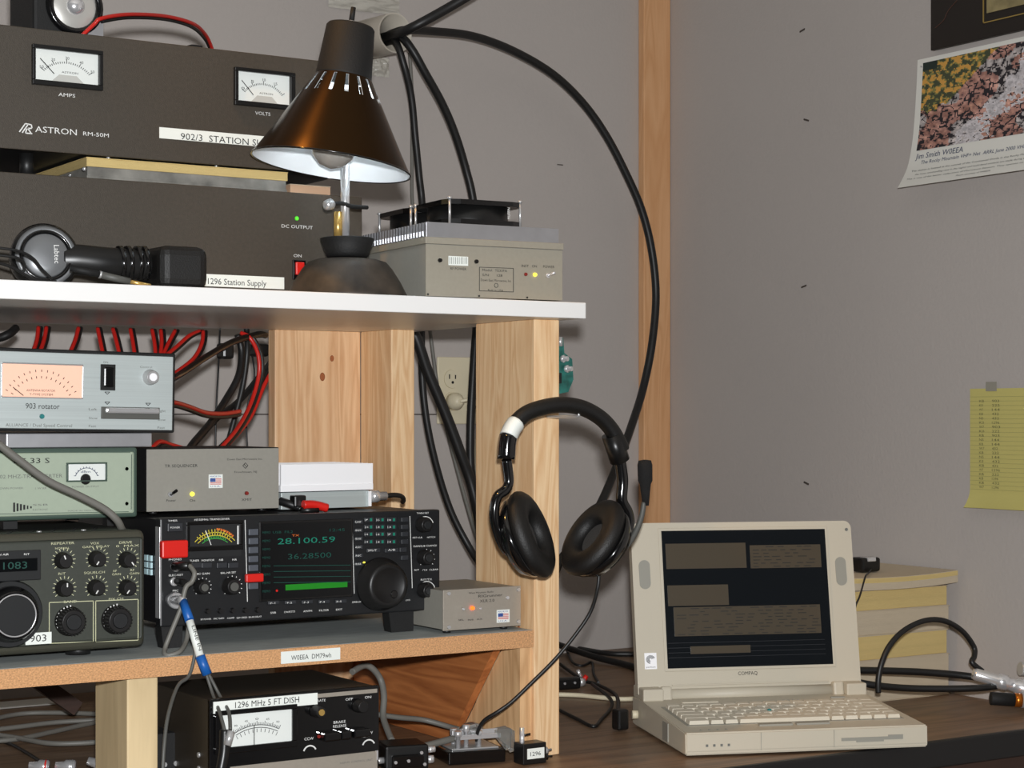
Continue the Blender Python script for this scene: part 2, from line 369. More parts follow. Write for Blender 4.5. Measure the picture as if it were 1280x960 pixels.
# ================================================================== SHELF UNIT
YF = 1.91; ZT0, ZT1 = 1.271, 1.291; ZL0, ZL1 = .862, .883; YP = 1.95; XE = 1.331
su = thing('shelf_unit', 'home-made pine shelf unit with white top board standing on the desk', 'shelf', (.8, 2.2, ZD))
part_at('top_board', MB().box(-.3, XE, YF, 2.40, ZT0, ZT1, .0012), 'lam', su, 'white melamine top board')
part_at('lower_board', MB().box(-.3, 1.279, YP+.003, 2.37, ZL0, ZL1), 'lamgrey', su, 'grey-topped lower board')
part_at('board_edge', MB().box(-.3, 1.279, YP, YP+.003, ZL0, ZL1-.0003), 'chip', su, 'bare chipboard edge')
part_at('upright', MB().box(1.280, 1.318, YP, YP+.14, ZD+.0003, ZT0-.0002, .0015), 'pine', su, 'front pine upright')
part_at('upright', MB().box(1.262, 1.299, 2.285, 2.376, ZD+.0003, ZT0-.0002, .0015), 'pine', su, 'rear pine upright')
part_at('upright', MB().box(1.127, 1.262, 2.376, 2.398, ZD+.0003, ZT0-.0002, .0015), 'pine2', su, 'knotty board behind the rear upright')
part_at('upright', MB().box(.752, .788, 1.962, 2.062, ZD+.0003, ZL0-.0002, .0015), 'block', su, 'short pale block under the lower board')
# diagonal gusset against the front upright
a = onX(630, 812, 1.262); b = onX(572, 912, 1.262)
part_at('side_board', MB().prism([(1.250, a.y+.001, ZL0-.001), (1.250, 2.40, ZL0-.001), (1.250, 2.40, ZD+.0006), (1.250, b.y+.001, ZD+.0006)], (.0112, 0, 0)), 'red', su, 'reddish board below the lower shelf')
mb = MB().prism([(1.262, a.y, ZL0-.001), (1.262, YP+.005, ZL0-.001), (1.262, YP+.005, ZD+.012), (1.262, b.y, ZD+.001)], (.0175, 0, 0))
part_at('brace', mb, 'brace', su, 'slanted pine brace')
part_at('knot', MB().lathe([(.011, 0), (.010, .0004)], (1.2798, YP+.035, ZL0+.012), (-1, 0, 0), 16, sq=.6), mat('knot_wood', (186, 112, 70), .6), su)
for (px, py, s_) in ((403, 471, .006), (415, 448, .0045)):
    p = onY(px, py, 2.376); part_at('knot', MB().lathe([(s_, 0), (s_*.8, .0004)], p, (0, -1, 0), 14, sq=.7), mat('knot_dark', (158, 92, 52), .6), su)
d = Dev('label_strip', 'white printed call sign label stuck on the lower shelf edge', 'label', onY(350, 820, YP-.0002))
x0, x1, z0, z1 = d.rc(351, 812, 425, 827)
d.part('tape', MB().box(x0, x1, -.0006, 0, z0, z1), 'tape')
mb = MB(); d.t(mb, 'W0EEA  DM79wh', 364, 823.5, 414, 6); d.part('lettering', mb, 'prk')

# ================================================================== POWER SUPPLIES
def supply(label, ztop, zbot, group):
    d = Dev('power_supply', label, 'power supply', (.60, 2.07, zbot), 0, group)
    W = 1.1016-.60; H = ztop-zbot
    d.part('case', MB().box(.012, W-.012, .004, .30, .002, H-.002, .002), 'case')
    d.part('front_panel', MB().box(0, W, 0, .004, 0, H, .001), 'astr')
    return d, W, H
G = 'rack power supplies on the top shelf'
s1, W, H = supply('upper brown-black power supply with two white panel meters', 1.588, 1.4498, G)
def meter(d, fr, face, name='meter', fm='blk', dm='dial', depth=.006, base=0):
    x0, x1, z0, z1 = d.rc(*fr); a0, a1, c0, c1 = d.rc(*face)
    mb = MB(); mb.box(x0, x1, -depth, 0, c1, z1, .0008).box(x0, x1, -depth, 0, z0, c0, .0008).box(x0, a0, -depth, 0, c0, c1, .0008).box(a1, x1, -depth, 0, c0, c1, .0008)
    fr_ = d.part(name, mb, fm)
    d.part('dial', MB().box(a0, a1, -.0012-base, -.0004-base, c0, c1), dm, parent=fr_)
    return fr_, (a0, a1, c0, c1)
for fr, face, labs, cap, capx in (((39, 60, 127, 110), (43, 65, 122, 103.5), ('10', '20', '30', '40', '50'), 'AMPS', (73, 121, 94)),
                           ((291.5, 88, 367, 135), (296, 92.5, 361, 129), ('0', '5', '10', '15'), 'VOLTS', (319, 144, 338))):
    m_, (a0, a1, c0, c1) = meter(s1, fr, face)
    w_, h_ = a1-a0, c1-c0; cx = (a0+a1)/2
    mb = MB(); n = 24; pr = []
    for i in range(n+1):
        a = R(142-104*i/n); ex, ez, cz = w_*.50, h_*.88, c0-h_*.16
        long = 1.18 if i % 6 == 0 else 1.08
        s1.lbar(mb, (cx+ex*.88*math.cos(a), cz+ez*.88*math.sin(a)), (cx+ex*.88*long*math.cos(a), cz+ez*.88*long*math.sin(a)), w_*.009, -.0015)
        if i % 6 == 0:
            s_ = labs[min(i//6, len(labs)-1)] if len(labs) > 4 else labs[min(3, i//6)]
            if i < n or len(labs) > 4: mb.text(s_, (cx+ex*1.02*math.cos(a)-w_*.02, -.0016, cz+ez*1.06*math.sin(a)-.0008), (1, 0, 0), (0, 0, 1), w_*.06, h_*.09)
    mb.text('ASTRON', (cx-w_*.08, -.0016, c0+h_*.3), (1, 0, 0), (0, 0, 1), w_*.26, h_*.06)
    s1.part('scale', mb, 'prk', parent=m_)
    mb = MB().prism([(cx-w_*.24, -.0014, c0+.0002), (cx-w_*.12, -.0014, c0+h_*.24), (cx+w_*.16, -.0014, c0+h_*.24), (cx+w_*.28, -.0014, c0+.0002)], (0, .0002, 0))
    s1.part('band', mb, 'dialg', parent=m_)
    mb = MB(); s1.lbar(mb, (a0+w_*.08, c0+h_*.70), (cx-w_*.2, c0+h_*.24), w_*.012, -.0022); s1.part('needle', mb, 'blk', parent=m_)
    mb = MB(); s1.t(mb, cap, capx[0], capx[1], capx[2], 4.5); s1.part('lettering', mb, 'prw')
mb = MB(); s1.t(mb, 'ASTRON', 44, 167, 96, 7.6); s1.t(mb, 'RM-50M', 104, 170.5, 136, 5)
for a in ((24, 165, 31.5, 154.5), (27.5, 166, 35, 155.5), (31.5, 154.5, 39, 156.2), (39, 156.2, 39.6, 160.3), (39.6, 160.5, 34.6, 160.6), (34.6, 160.6, 38.5, 166.5), (31.5, 166.4, 40, 167.2), (31.5, 166.4, 33.5, 161)):
    s1.bar(mb, *a, 1.5)
s1.part('lettering', mb, 'prw', 'white maker lettering')
lb = s1.plate('label_tape', 'tape', (199, 166.5, 372, 180), -.0006, 0)
x0, z0 = s1.l(226, 180); mb = MB(); s1.t(mb, '902/3  STATION SUPPLY', 226, 179.5, 354, 8.5, -.0012); s1.part('lettering', mb, 'prk', parent=lb)
for px, py in ((44, 185),):
    x, z = s1.l(px, py); s1.part('foot', MB().cyl((x, .03, -.0262), (0, 0, 1), .008, .0262), 'rub')
for px, py, rr_ in ((137, 197, 3), (107, 211, 3.2), (89, 219.5, 2.2), (272, 207.5, 2.4)):
    x, z = s1.l(px, py, .006); s1.part('screw', MB().lathe([(rr_*s1.k(), 0), (rr_*s1.k()*.7, .003), (.0004, .004)], (x, .012, min(z, -.001)), (0, -1, .3), 12), 'chrome')
s2, W2, H2 = supply('lower brown-black power supply with red rocker switch', 1.4234, 1.295, G)
x, z = s2.l(371, 273); s2.part('lamp', MB().lathe([(.0028, 0), (.002, .0015)], (x, 0, z), (0, -1, 0), 12), 'led_g', 'lit green lamp')
mb = MB(); s2.t(mb, 'DC OUTPUT', 352, 285.5, 391, 4.5); s2.t(mb, 'ON', 367, 321.5, 377, 4); s2.part('lettering', mb, 'prw')
fr_ = s2.plate('switch', 'blkg', (365, 325, 381, 350), -.003, 0, .0008)
s2.plate('rocker', 'redp', (367.5, 328, 378, 344), -.0065, -.003, .001, fr_, 'red rocker')
lb = s2.plate('label_tape', 'tape', (250, 344.5, 355, 359.5), -.0006, 0)
mb = MB(); s2.t(mb, '1296 Station Supply', 260, 356.5, 333, 8, -.0012); s2.part('lettering', mb, 'prk', parent=lb)
for x in (.03, W2-.03): s2.part('foot', MB().cyl((x, .05, -.0038), (0, 0, 1), .01, .004), 'rub')
# magazine and papers between the two supplies
def slab(name, label, cat, X0, X1, Y0, Y1, z, layers, yaw=0, parts=None):
    t = thing(name, label, cat, ((X0+X1)/2, (Y0+Y1)/2, z), yaw); hx, hy = (X1-X0)/2, (Y1-Y0)/2
    zz = 0
    for (nm, h, m_, ins) in layers:
        obj(nm, MB().box(-hx+ins, hx-ins, -hy+ins, hy-ins, zz, zz+h, .0003), m_, t); zz += h
    return t
q0 = onY(108, 222, 2.08); q1 = onY(358, 238, 2.08)
slab('magazine', 'yellow-edged magazine wedged between the two power supplies', 'magazine', q0.x, q1.x, 2.078, 2.28, 1.4237, [('back_cover', .0035, 'cover', 0), ('pages', .0105, 'cover', .001), ('pages', .0095, 'yel', -.0005), ('front_cover', .0012, 'yel', -.001)])
q2 = onY(363, 238, 2.085); slab('paper_pad', 'thin pinkish pad between the supplies beside the yellow-edged magazine', 'paper', q2.x, q2.x+.055, 2.085, 2.24, 1.4237, [('pages', .011, 'papg', 0), ('cover', .001, 'wht', -.0005)])

# speaker on top of the upper supply
p = onY(92, 30, 2.12); sp = Dev('speaker', 'small black speaker with silver cone on top of the upper power supply', 'speaker', (onY(42, 30, 2.12).x, 2.12, 1.5885))
x1 = sp.l(128, 20)[0]
sp.part('cabinet', MB().box(0, x1, 0, .09, 0, .105, .004), 'blkm')
cx, cz = sp.l(93, 8)
sp.part('frame', MB().ring((cx, -.001, cz), (0, 1, 0), .030, .005), 'blkg')
sp.part('cone', MB().lathe([(.027, .001), (.020, .0035), (.010, .004), (.009, .004)], (cx, 0, cz), (0, -1, 0), 32, cap0=False, cap1=True), mat('silver_cone', (206, 204, 198), .3, .45), 'silver cone')
sp.part('dust_cap', MB().lathe([(.011, 0), (.0105, .006), (.006, .010), (.001, .011)], (cx, 0, cz), (0, -1, 0), 24), 'chrome')
sp.part('bracket', MB().prism([(x1-.028, -.003, 0), (x1, -.003, 0), (x1, -.003, .03)], (0, .003, 0)), 'alu')
tw = thing('speaker_wire', 'red and black twin wire arching behind the upper power supply', 'cable', onY(104, 44, 2.11))
part_at('wire', MB().tube([onY(*q) for q in ((103, 44, 2.112), (118, 30, 2.11), (127, 23, 2.11), (160, 18, 2.14), (205, 20, 2.2), (240, 29, 2.25), (256, 42, 2.3), (264, 58, 2.33), (266, 68, 2.34))], lambda t: .0024, 8), 'redw', tw, 'red wire')
part_at('wire', MB().tube([onY(*q) for q in ((127, 27, 2.115), (160, 22, 2.145), (205, 24, 2.205), (238, 33, 2.255), (254, 46, 2.305), (262, 60, 2.335), (264, 68, 2.345))], .0022, 8), 'rub', tw, 'black wire')
single('cable_clip', MB().tube([onY(230, 62, 2.2), onY(240, 58.5, 2.2), onY(252, 60, 2.2)], .003, 8), 'rub', 'small black clip lying on the upper power supply near the red wire end', 'clip')

# ================================================================== HEADPHONES LYING ON THE TOP SHELF
hp = thing('headphones', 'black headphones with silver ear cup lying in front of the lower supply', 'headphones', (onY(57, 320, 2.0).x, 2.0, ZT1))
hx = hp.location.x; c = onY(57, 320, 1.985); ax = (-.15, -1, .12)
part_at('ear_cup', MB().lathe([(.033, -.03), (.036, -.02), (.037, -.004), (.033, .0)], c, ax, 40), 'blkg', hp)
part_at('ear_shell', MB().lathe([(.0325, 0), (.033, .002), (.029, .0035), (.027, .002)], c, ax, 40, cap1=False), 'cup', hp, 'silver grey ring')
part_at('ear_plate', MB().lathe([(.0255, .0015), (.023, .004), (.012, .0055), (.002, .006)], c, ax, 40), 'cup', hp, 'silver grey plate')
band = [(80, 325, 1.99), (100, 325, 1.985), (130, 328, 1.98), (160, 330, 1.98), (185, 332, 1.98)]
part_at('headband', MB().tube([onY(*q) for q in band], .017, 12, rb=.014, side=(0, 1, 0)), 'blk', hp)
for px in (150, 160, 172, 180):
    part_at('band_ring', MB().tube([onY(px-2.5, 329, 1.98), onY(px+2.5, 329, 1.98)], .0195, 14, rb=.015, side=(0, 1, 0)), 'blkg', hp)
b0 = onY(190, 330, 1.98); b1 = onY(251, 338, 1.98)
part_at('ear_pad', MB().box(b0.x, b1.x, 1.955, 2.03, ZT1+.001, onY(220, 309, 1.98).z, .011, 3), 'leath', hp)
part_at('inner_ring', MB().ring(c+Vector(ax).normalized()*.003, ax, .0268, .0018, 40, 8), 'blkg', hp)
an = Vector(ax).normalized(); mb = MB().text('Labtec', c+an*.0068+Vector((.008, 0, .011)), (.0, -.12, -1), (1, -.15, 0), .020, .0055)
part_at('lettering', mb, 'prw', hp)
part_at('cord', MB().tube([onY(*q) for q in ((-12, 309, 1.93), (20, 313, 1.93), (40, 322, 1.935), (52, 336, 1.94), (66, 350, 1.945))], .0016, 6), 'rub', hp)
part_at('cord', MB().tube([onY(*q) for q in ((-12, 326, 1.925), (15, 334, 1.93), (40, 348, 1.935), (58, 352, 1.94), (70, 352, 1.943))], .0018, 6), 'rub', hp)
part_at('cord', MB().tube([onY(*q) for q in ((-12, 318, 1.93), (20, 322, 1.93), (30, 330, 1.935), (28, 345, 1.94))], .0016, 6), 'rub', hp)
jk = thing('jack_plug', 'black jack plug with gold tip lying by the headphone band', 'plug', onY(130, 348, 1.935))
a = onY(88, 335, 1.935); b = onY(124, 343, 1.930); c2 = onY(162, 352, 1.928); e = onY(188, 357, 1.927)
part_at('sleeve', MB().tube([a, b], .0035, 8), 'blkm', jk); part_at('ring', MB().tube([b, b+(c2-b)*.06], .0042, 8), 'steel', jk)
part_at('grip', MB().tube([b+(c2-b)*.06, c2], .004, 8), 'greyd', jk); part_at('pin', MB().tube([c2, e], lambda t: .0022, 8), 'brass', jk, 'gold pin')

# ================================================================== DESK LAMP
LX, LY = onY(434, 300, 1.99).x, 1.99; LZ = ZT1
lp = thing('desk_lamp', 'black desk lamp with slotted conical shade and dusty domed base', 'lamp', (LX, LY, LZ+.0003)); k_ = 2.237/FPX
def zpy(py): return CZ+(HY-py)*k_-LZ
obj('base', MB().lathe([(.0725, 0), (.0715, .003), (.064, .018), (.054, .034), (.047, .042), (.036, .0455), (.012, .046)], (0, 0, 0), seg=48), 'scorch', lp, 'dusty dark domed base')
ty = zpy(299)
obj('collar', MB().lathe([(.024, ty-.022), (.026, ty-.018), (.0325, ty), (.030, ty+.001), (.026, ty-.003), (.01, ty-.003)], seg=32), 'blkm', lp)
sx = (431-434)*k_
obj('post', MB().cyl((sx, 0, ty-.003), (0, 0, 1), .0055, zpy(200)-ty), 'chrome', lp, 'chrome post')
mb = MB().cyl((sx-.0115, -.004, ty-.003), (0, 0, 1), .0052, .034); obj('post', mb, 'brass', lp, 'short brass tube')
obj('clamp', MB().tube([(sx-.024, -.006, zpy(258)), (sx-.008, -.007, zpy(256)), (sx+.006, -.007, zpy(259)), (sx+.03, 0, zpy(258))], .0025, 8), 'blkm', lp)
obj('knob', MB().lathe([(.004, 0), (.007, .004), (.006, .012), (.003, .014)], (sx-.02, -.008, zpy(257)), (-1, -.3, -.3), 12), 'steel', lp)
# shade: lathe about a tilted axis
rimc = onY(414, 207, 1.97)-Vector((LX, LY, LZ)); 
def camdir(r, u, c_): return (RT*r+UP*u-FW*c_).normalized()
axs = camdir(.135, 1, -.05)
NS = 64; Rr = 98*k_; Hc = 110*k_; Hb = 175*k_; Rc = 35*k_
def rr(t): return Rr+(Rc-Rr)*t
slot = lambda i, k: i == 4 and k % 4 == 0
prof = [(Rr+.001, -.001), (Rr, .001), (rr(.2), Hc*.2), (rr(.5), Hc*.5), (rr(.76), Hc*.76), (rr(.98), Hc*.98), (Rc, Hc)]
obj('shade_neck', MB().lathe([(Rc+.0003, Hc-.001), (Rc*.99, Hc*1.02), (30*k_, Hb*.985), (28*k_, Hb), (.006, Hb+.001)], rimc, axs, NS), 'blkm', lp, 'black cylindrical neck')
obj('shade', MB().lathe(prof, rimc, axs, NS, cap0=False, cap1=False, skip=slot), 'shade', lp, 'bronze black metal shade')
prof2 = [(Rr-.0008, .000), (rr(.2)-.0015, Hc*.2), (rr(.5)-.0015, Hc*.5), (rr(.75)-.0015, Hc*.76), (rr(.98)-.0015, Hc*.98), (Rc-.002, Hc), (27*k_, Hb*.98)]
obj('lining', MB().lathe(prof2, rimc, axs, NS, cap0=False, skip=lambda i, k: i == 3 and k % 4 == 0), 'shin', lp, 'white inside of shade')
obj('rim', MB().ring(rimc, axs, Rr+.0006, .0011, NS, 6), 'blkg', lp)
bulb = MB().lathe([(.001, -.004), (.014, .000), (.024, .010), (.029, .026), (.026, .045), (.016, .062), (.012, .09)], rimc, axs, 28)
obj('bulb', bulb, mat('bulb_glass', (150, 146, 140), .15), lp)
top = rimc+axs*(Hb+.001)
obj('switch_stub', MB().lathe([(.0045, 0), (.0045, .005)], top, axs, 12), 'chrome', lp)
obj('switch_knob', MB().lathe([(.0033, 0), (.003, .0165)], top+axs*.005, axs, 12), 'blkm', lp)
obj('neck', MB().tube([(sx, 0, zpy(205)), (sx-.001, .004, zpy(150)), rimc+axs*(Hc*.95)+Vector((0, .01, 0))], .005, 8), 'blk', lp)
lo = light('lamp_bulb_light', 'POINT', Vector((LX, LY, LZ))+rimc+axs*.075+RT*.04, .3, (.86, .95, 1), .012)

# ================================================================== AMPLIFIER WITH FANS
p = onY(533, 371, 1.945); yawA = R(-4.5)
am = Dev('amplifier', 'grey amplifier box with finned aluminium heatsink beside the desk lamp', 'amplifier', (p.x, 1.945, ZT1+.003), yawA)
Wa = am.l(702, 340)[0]; Ha = am.l(610, 314)[1]; Hf = am.l(610, 308)[1]; Ht = am.l(533, 277)[1]; Da = .225
am.part('case', MB().box(0, Wa, .001, Da, 0, Hf, .0006), 'beige2')
am.part('front_panel', MB().box(-.001, Wa+.001, -.0003, .001, .0, Hf-.001), 'beige')
am.part('base_plate', MB().box(-.002, Wa+.002, -.002, Da+.002, Hf, Hf+.008, .0005), 'beige')
am.part('heatsink', MB().box(.002, Wa-.005, .002, Da-.002, Hf+.008, Hf+.016), 'alu')
mb = MB(); nf = 26
fr_ = am.part('front_fin', MB().box(.0, Wa-.004, 0, .0025, Hf+.008, Ht, .0003), 'alu')
for i in range(nf):
    y = .006+i*(Da-.008)/nf; mb.box(.001, Wa-.005, y, y+.0028, Hf+.010, Ht)
am.part('fins', mb, 'alu')['kind'] = 'stuff'
mb = MB(); am.t(mb, 'RF POWER', 563, 337.5, 583, 3.2); am.t(mb, 'INST', 652, 334, 661, 3.2); am.t(mb, 'ON', 665, 334.3, 671, 3.2); am.t(mb, 'POWER', 679, 335, 693, 3.2)
am.t(mb, 'Model:  TE33FA', 603, 339.5, 634, 3); am.t(mb, 'S/N:     128', 603, 345.5, 628, 3); am.t(mb, 'Down East Microwave, Inc', 601, 352, 639, 3); am.t(mb, 'Built in USA', 610, 364.5, 629, 3)
for a in ((599, 334, 641.5, 335.5), (641.5, 335.5, 641.5, 365), (599, 363.5, 641.5, 365), (599, 334, 599, 363.5)): am.bar(mb, *a, .6)
am.arc(mb, 620, 356.8, 2.6, 0, 360, .5, 10)
am.part('lettering', mb, 'prk')
for px in (549.5, 595): am.disc('button', px, 325.5 if px < 560 else 327, 2.8, 'blkg', .003)
bg = am.plate('bar_graph', 'tape', (560, 320.5, 584.5, 332), -.0015, -.001)
mb = MB()
for i in range(10): am.bar(mb, 561.5+i*2.35, 321.5, 561.5+i*2.35, 330, .5, -.0018)
am.part('segment', mb, 'prg', parent=bg)
am.disc('lamp', 656.5, 343, 2.3, 'led_r', .002, off=-.001); am.disc('lamp', 668, 343.5, 2.6, 'led_y', .002, off=-.001, label='lit yellow lamp')
x, z = am.l(684, 344.5); sw = am.part('switch', MB().lathe([(.003, 0), (.003, .002)], (x, -.001, z), (0, -1, 0), 12), 'chrome')
am.part('toggle', MB().tube([(x, -.003, z), (x+.004, -.012, z+.003)], .0018, 8), 'chrome', parent=sw)
for px in (534, 598, 658): x, z = am.l(px, 369); am.part('screw', MB().cyl((x, -.0016, .002), (0, -1, 0), .0012, .001, 8), 'prk')
for x in (.02, Wa-.03):
    for y in (.02, Da-.02): am.part('foot', MB().cyl((x, y, -.003), (0, 0, 1), .006, .0032), 'rub')
# two box fans on the heatsink
def fan(label, x0, y0):
    loc = am.o+am.X*x0+am.Y*y0+am.Z*(Ht+.0003)
    t = thing('cooling_fan', label, 'fan', loc, yawA, 'fans on the amplifier heatsink'); w_ = .107; h = .030; c = w_/2
    for z in (.0, h-.006):
        mb = MB(); sg = 32; o_ = []; i_ = []
        for k in range(sg):
            a = 2*math.pi*k/sg; ca, sa = math.cos(a), math.sin(a); m_ = min(1/max(abs(ca), abs(sa)), 1.28)
            o_.append((c+ca*c*m_, c+sa*c*m_)); i_.append((c+ca*c*.93, c+sa*c*.93))
        V = [[mb.bm.verts.new((x, y, zz)) for x, y in L_] for L_ in (o_, i_) for zz in (z, z+.006)]
        for k in range(sg):
            j = (k+1) % sg
            for A, B in ((0, 1), (1, 3), (3, 2), (2, 0)): mb.bm.faces.new((V[A][k], V[A][j], V[B][j], V[B][k]))
        obj('flange', mb, 'blkg', t)
    obj('housing', MB().lathe([(c*.95, .004), (c*.95, h-.004), (c*.92, h-.004), (c*.92, .004), (c*.95, .004)], (c, c, 0), seg=36, cap0=False, cap1=False), 'blk', t)
    mb = MB().cyl((c, c, .004), (0, 0, 1), c*.36, h-.008, 24); obj('hub', mb, 'greyd', t)
    for k in range(7):
        a = 2*math.pi*k/7; dx, dy = math.cos(a), math.sin(a); mb = MB()
        mb.prism([(c+dx*c*.34-dy*.008, c+dy*c*.34+dx*.008, .007), (c+dx*c*.88-dy*.014, c+dy*c*.88+dx*.014, .006), (c+dx*c*.88+dy*.012, c+dy*c*.88-dx*.012, .023), (c+dx*c*.34+dy*.008, c+dy*c*.34-dx*.008, .022)], (dy*.001, -dx*.001, .001)); obj('blade', mb, 'blk', t)
    for x, y in ((.005, .005), (w_-.005, .005), (.005, w_-.005), (w_-.005, w_-.005)):
        mb = MB().cyl((x, y, .0), (0, 0, 1), .0017, h+.001, 8).lathe([(.003, h), (.003, h+.002), (.0012, h+.0035)], (x, y, 0), (0, 0, 1), 10); obj('bolt', mb, 'steel', t)
    mb = MB().text('MUFFIN', (c*1.62, c*.05, .009), (0, .0, 1), (-1, 0, 0), .014, .0035); obj('lettering', mb, 'prw', t)
    return t
fan('black cooling fan at the front of the amplifier heatsink', .030, .003)
fan('black cooling fan at the back of the amplifier heatsink', .030, .114)

# ================================================================== PIPE AND CABLES
pe = onY(494, 41, 2.66)
pd = (Vector((pe.x-.012, YW+.02, pe.z+.004))-pe).normalized()
pp = thing('conduit_pipe', 'short grey-white plastic pipe poking out of the wall with cables inside', 'pipe', pe)
Lp = (YW-pe.y)/pd.y
o = obj('pipe', MB().lathe([(.0325, 0), (.0325, Lp), (.0295, Lp), (.0295, .0), (.0325, 0)], (0, 0, 0), pd, 32, cap0=False, cap1=False), 'pvc', pp)
obj('bore', MB().lathe([(.0293, Lp*.8), (.029, Lp*.81)], (0, 0, 0), pd, 24), 'blkm', pp)
mb = MB().text('JET', tuple(pd*.075+Vector((-.0335, -.004, -.010))), tuple(-pd), (0, 0, 1), .018, .006); obj('lettering', mb, 'redprint', pp)
def crinkle(label, px0, py0, px1, py1, seed):
    a = onY(px0, py0, YW-.004); b = onY(px1, py1, YW-.004)
    def f(u, v):
        n_ = noise.noise(Vector((u*5+seed, v*5, seed))); n2 = noise.noise(Vector((u*14, v*14+seed, 3)))
        e = min(u, 1-u, v, 1-v)
        return Vector((a.x+(b.x-a.x)*(u+.03*n2), YW-.0015-max(0, e*.02+.006*n_*(1 if e > .02 else 0)+.005*abs(n2)), a.z+(b.z-a.z)*(v+.04*n_)))
    mb = MB().grid(f, 26, 16); 
    return single('tape_patch', mb, 'plas', label, 'tape', 'crinkled tape around the wall pipe')
crinkle('crinkled clear tape patch on the wall above the plastic pipe', 411, -14, 500, 20, 2.2)
crinkle('small square of clear tape on the wall below the plastic pipe', 459, 69, 487, 97, 5.1)
GC = 'black feed cables coming out of the wall pipe'
cable('thick black cable running up and right from the wall pipe', [(478, 47, 2.72), (497, 42, 2.64), (520, 32, 2.6), (560, 10, 2.58), (600, -14, 2.56), (640, -40, 2.56)], .0080, 'rub', GC)
cable('long black cable arching right from the pipe down past the pine wall strip', [(480, 47, 2.725), (503, 38, 2.645), (540, 39, 2.66), (590, 45, 2.68), (640, 63, 2.70), (690, 92, 2.71), (728, 128, 2.72), (758, 170, 2.72), (784, 220, 2.72), (803, 265, 2.72), (815, 315, 2.72), (820, 370, 2.72), (815, 430, 2.71), (804, 485, 2.70), (790, 530, 2.66), (770, 585, 2.6), (748, 635, 2.54), (722, 675, 2.5), (698, 705, 2.48), (680, 760, 2.46)], .0072, 'rub', GC)
cable('black cable curving from the pipe down behind the fan, right one of the pair', [(480, 52, 2.725), (500, 46, 2.65), (515, 62, 2.63), (532, 92, 2.63), (552, 128, 2.64), (568, 165, 2.65), (582, 210, 2.66), (592, 255, 2.66), (597, 330, 2.66), (596, 400, 2.62), (592, 460, 2.62), (588, 540, 2.62), (590, 600, 2.62), (603, 680, 2.6), (612, 740, 2.55), (614, 800, 2.5)], .0068, 'rub', GC)
cable('black cable dropping steeply from the pipe behind the lamp, left one of the pair', [(481, 54, 2.728), (494, 52, 2.655), (504, 78, 2.64), (514, 120, 2.65), (519, 170, 2.66), (524, 220, 2.66), (528, 260, 2.66), (530, 340, 2.62), (527, 410, 2.6), (529, 490, 2.6), (540, 560, 2.6), (562, 635, 2.6), (590, 690, 2.58), (615, 730, 2.52), (625, 790, 2.46)], .0060, 'rub', GC)
cable('thin grey cable running down the wall beside the black ones', [(512, 66, 2.77), (515, 120, 2.77), (515, 200, 2.77), (516, 260, 2.76), (528, 350, 2.74), (537, 410, 2.72), (550, 500, 2.72), (575, 600, 2.68), (598, 680, 2.62), (612, 730, 2.5)], .0032, 'grey')
cable('thick black cable slanting down between the pine uprights', [(490, 380, 2.52), (517, 415, 2.5), (535, 465, 2.5), (556, 515, 2.5), (575, 565, 2.5), (592, 615, 2.5), (606, 690, 2.48), (618, 760, 2.45)], .0085, 'rub')
# wall outlet
op = onY(590, 487, YW)
wo = Dev('wall_outlet', 'ivory double wall outlet behind the shelf uprights', 'outlet', (onY(545, 487, YW).x, YW-.0005, op.z-.06))
x1 = .113
wo.part('cover_plate', MB().box(0, x1, -.005, 0, 0, .116, .002), 'ivory')
for cx in (.029, .083):
    for cz in (.039, .078):
        r_ = wo.part('socket', MB().lathe([(.0165, 0), (.016, .002)], (cx, -.005, cz), (0, -1, 0), 20), 'ivory')
        mb = MB().box(cx-.0075, cx-.0055, -.0076, -.0069, cz, cz+.008).box(cx+.0045, cx+.0065, -.0076, -.0069, cz, cz+.007).cyl((cx, -.0069, cz-.006), (0, -1, 0), .0025, .0007, 8)
        wo.part('slots', mb, 'blkm', parent=r_)
pl = thing('plug', 'ivory plug and cord in the lower left socket of the wall outlet', 'plug', wo.o+Vector((.029, -.008, .039)))
obj('plug_body', MB().lathe([(.015, 0), (.015, .012), (.010, .022), (.005, .026)], (0, 0, 0), (.0, -1, 0), 16), 'ivory', pl)
b = Vector(pl.location)
obj('cord', MB().tube([(0, -.024, 0), (.02, -.034, .002), (.036, -.03, -.02), (.036, -.02, -.07), (.032, -.02, -.15), (.03, -.02, -.22)], .0035, 8), 'ivory', pl)
for cz, lb in ((.078, 'black plug in the upper right socket of the wall outlet'), (.039, 'black plug in the lower right socket of the wall outlet')):
    pk = thing('plug', lb, 'plug', wo.o+Vector((.083, -.008, cz)))
    obj('plug_body', MB().box(-.014, .012, -.026, 0, -.012, .012, .003), 'blk', pk)
    obj('cord', MB().tube([(0, -.024, 0), (.002, -.034, -.01), (.0, -.03, -.05), (-.004, -.02, -.14), (0, -.02, -.22)], .0035, 8), 'rub', pk)
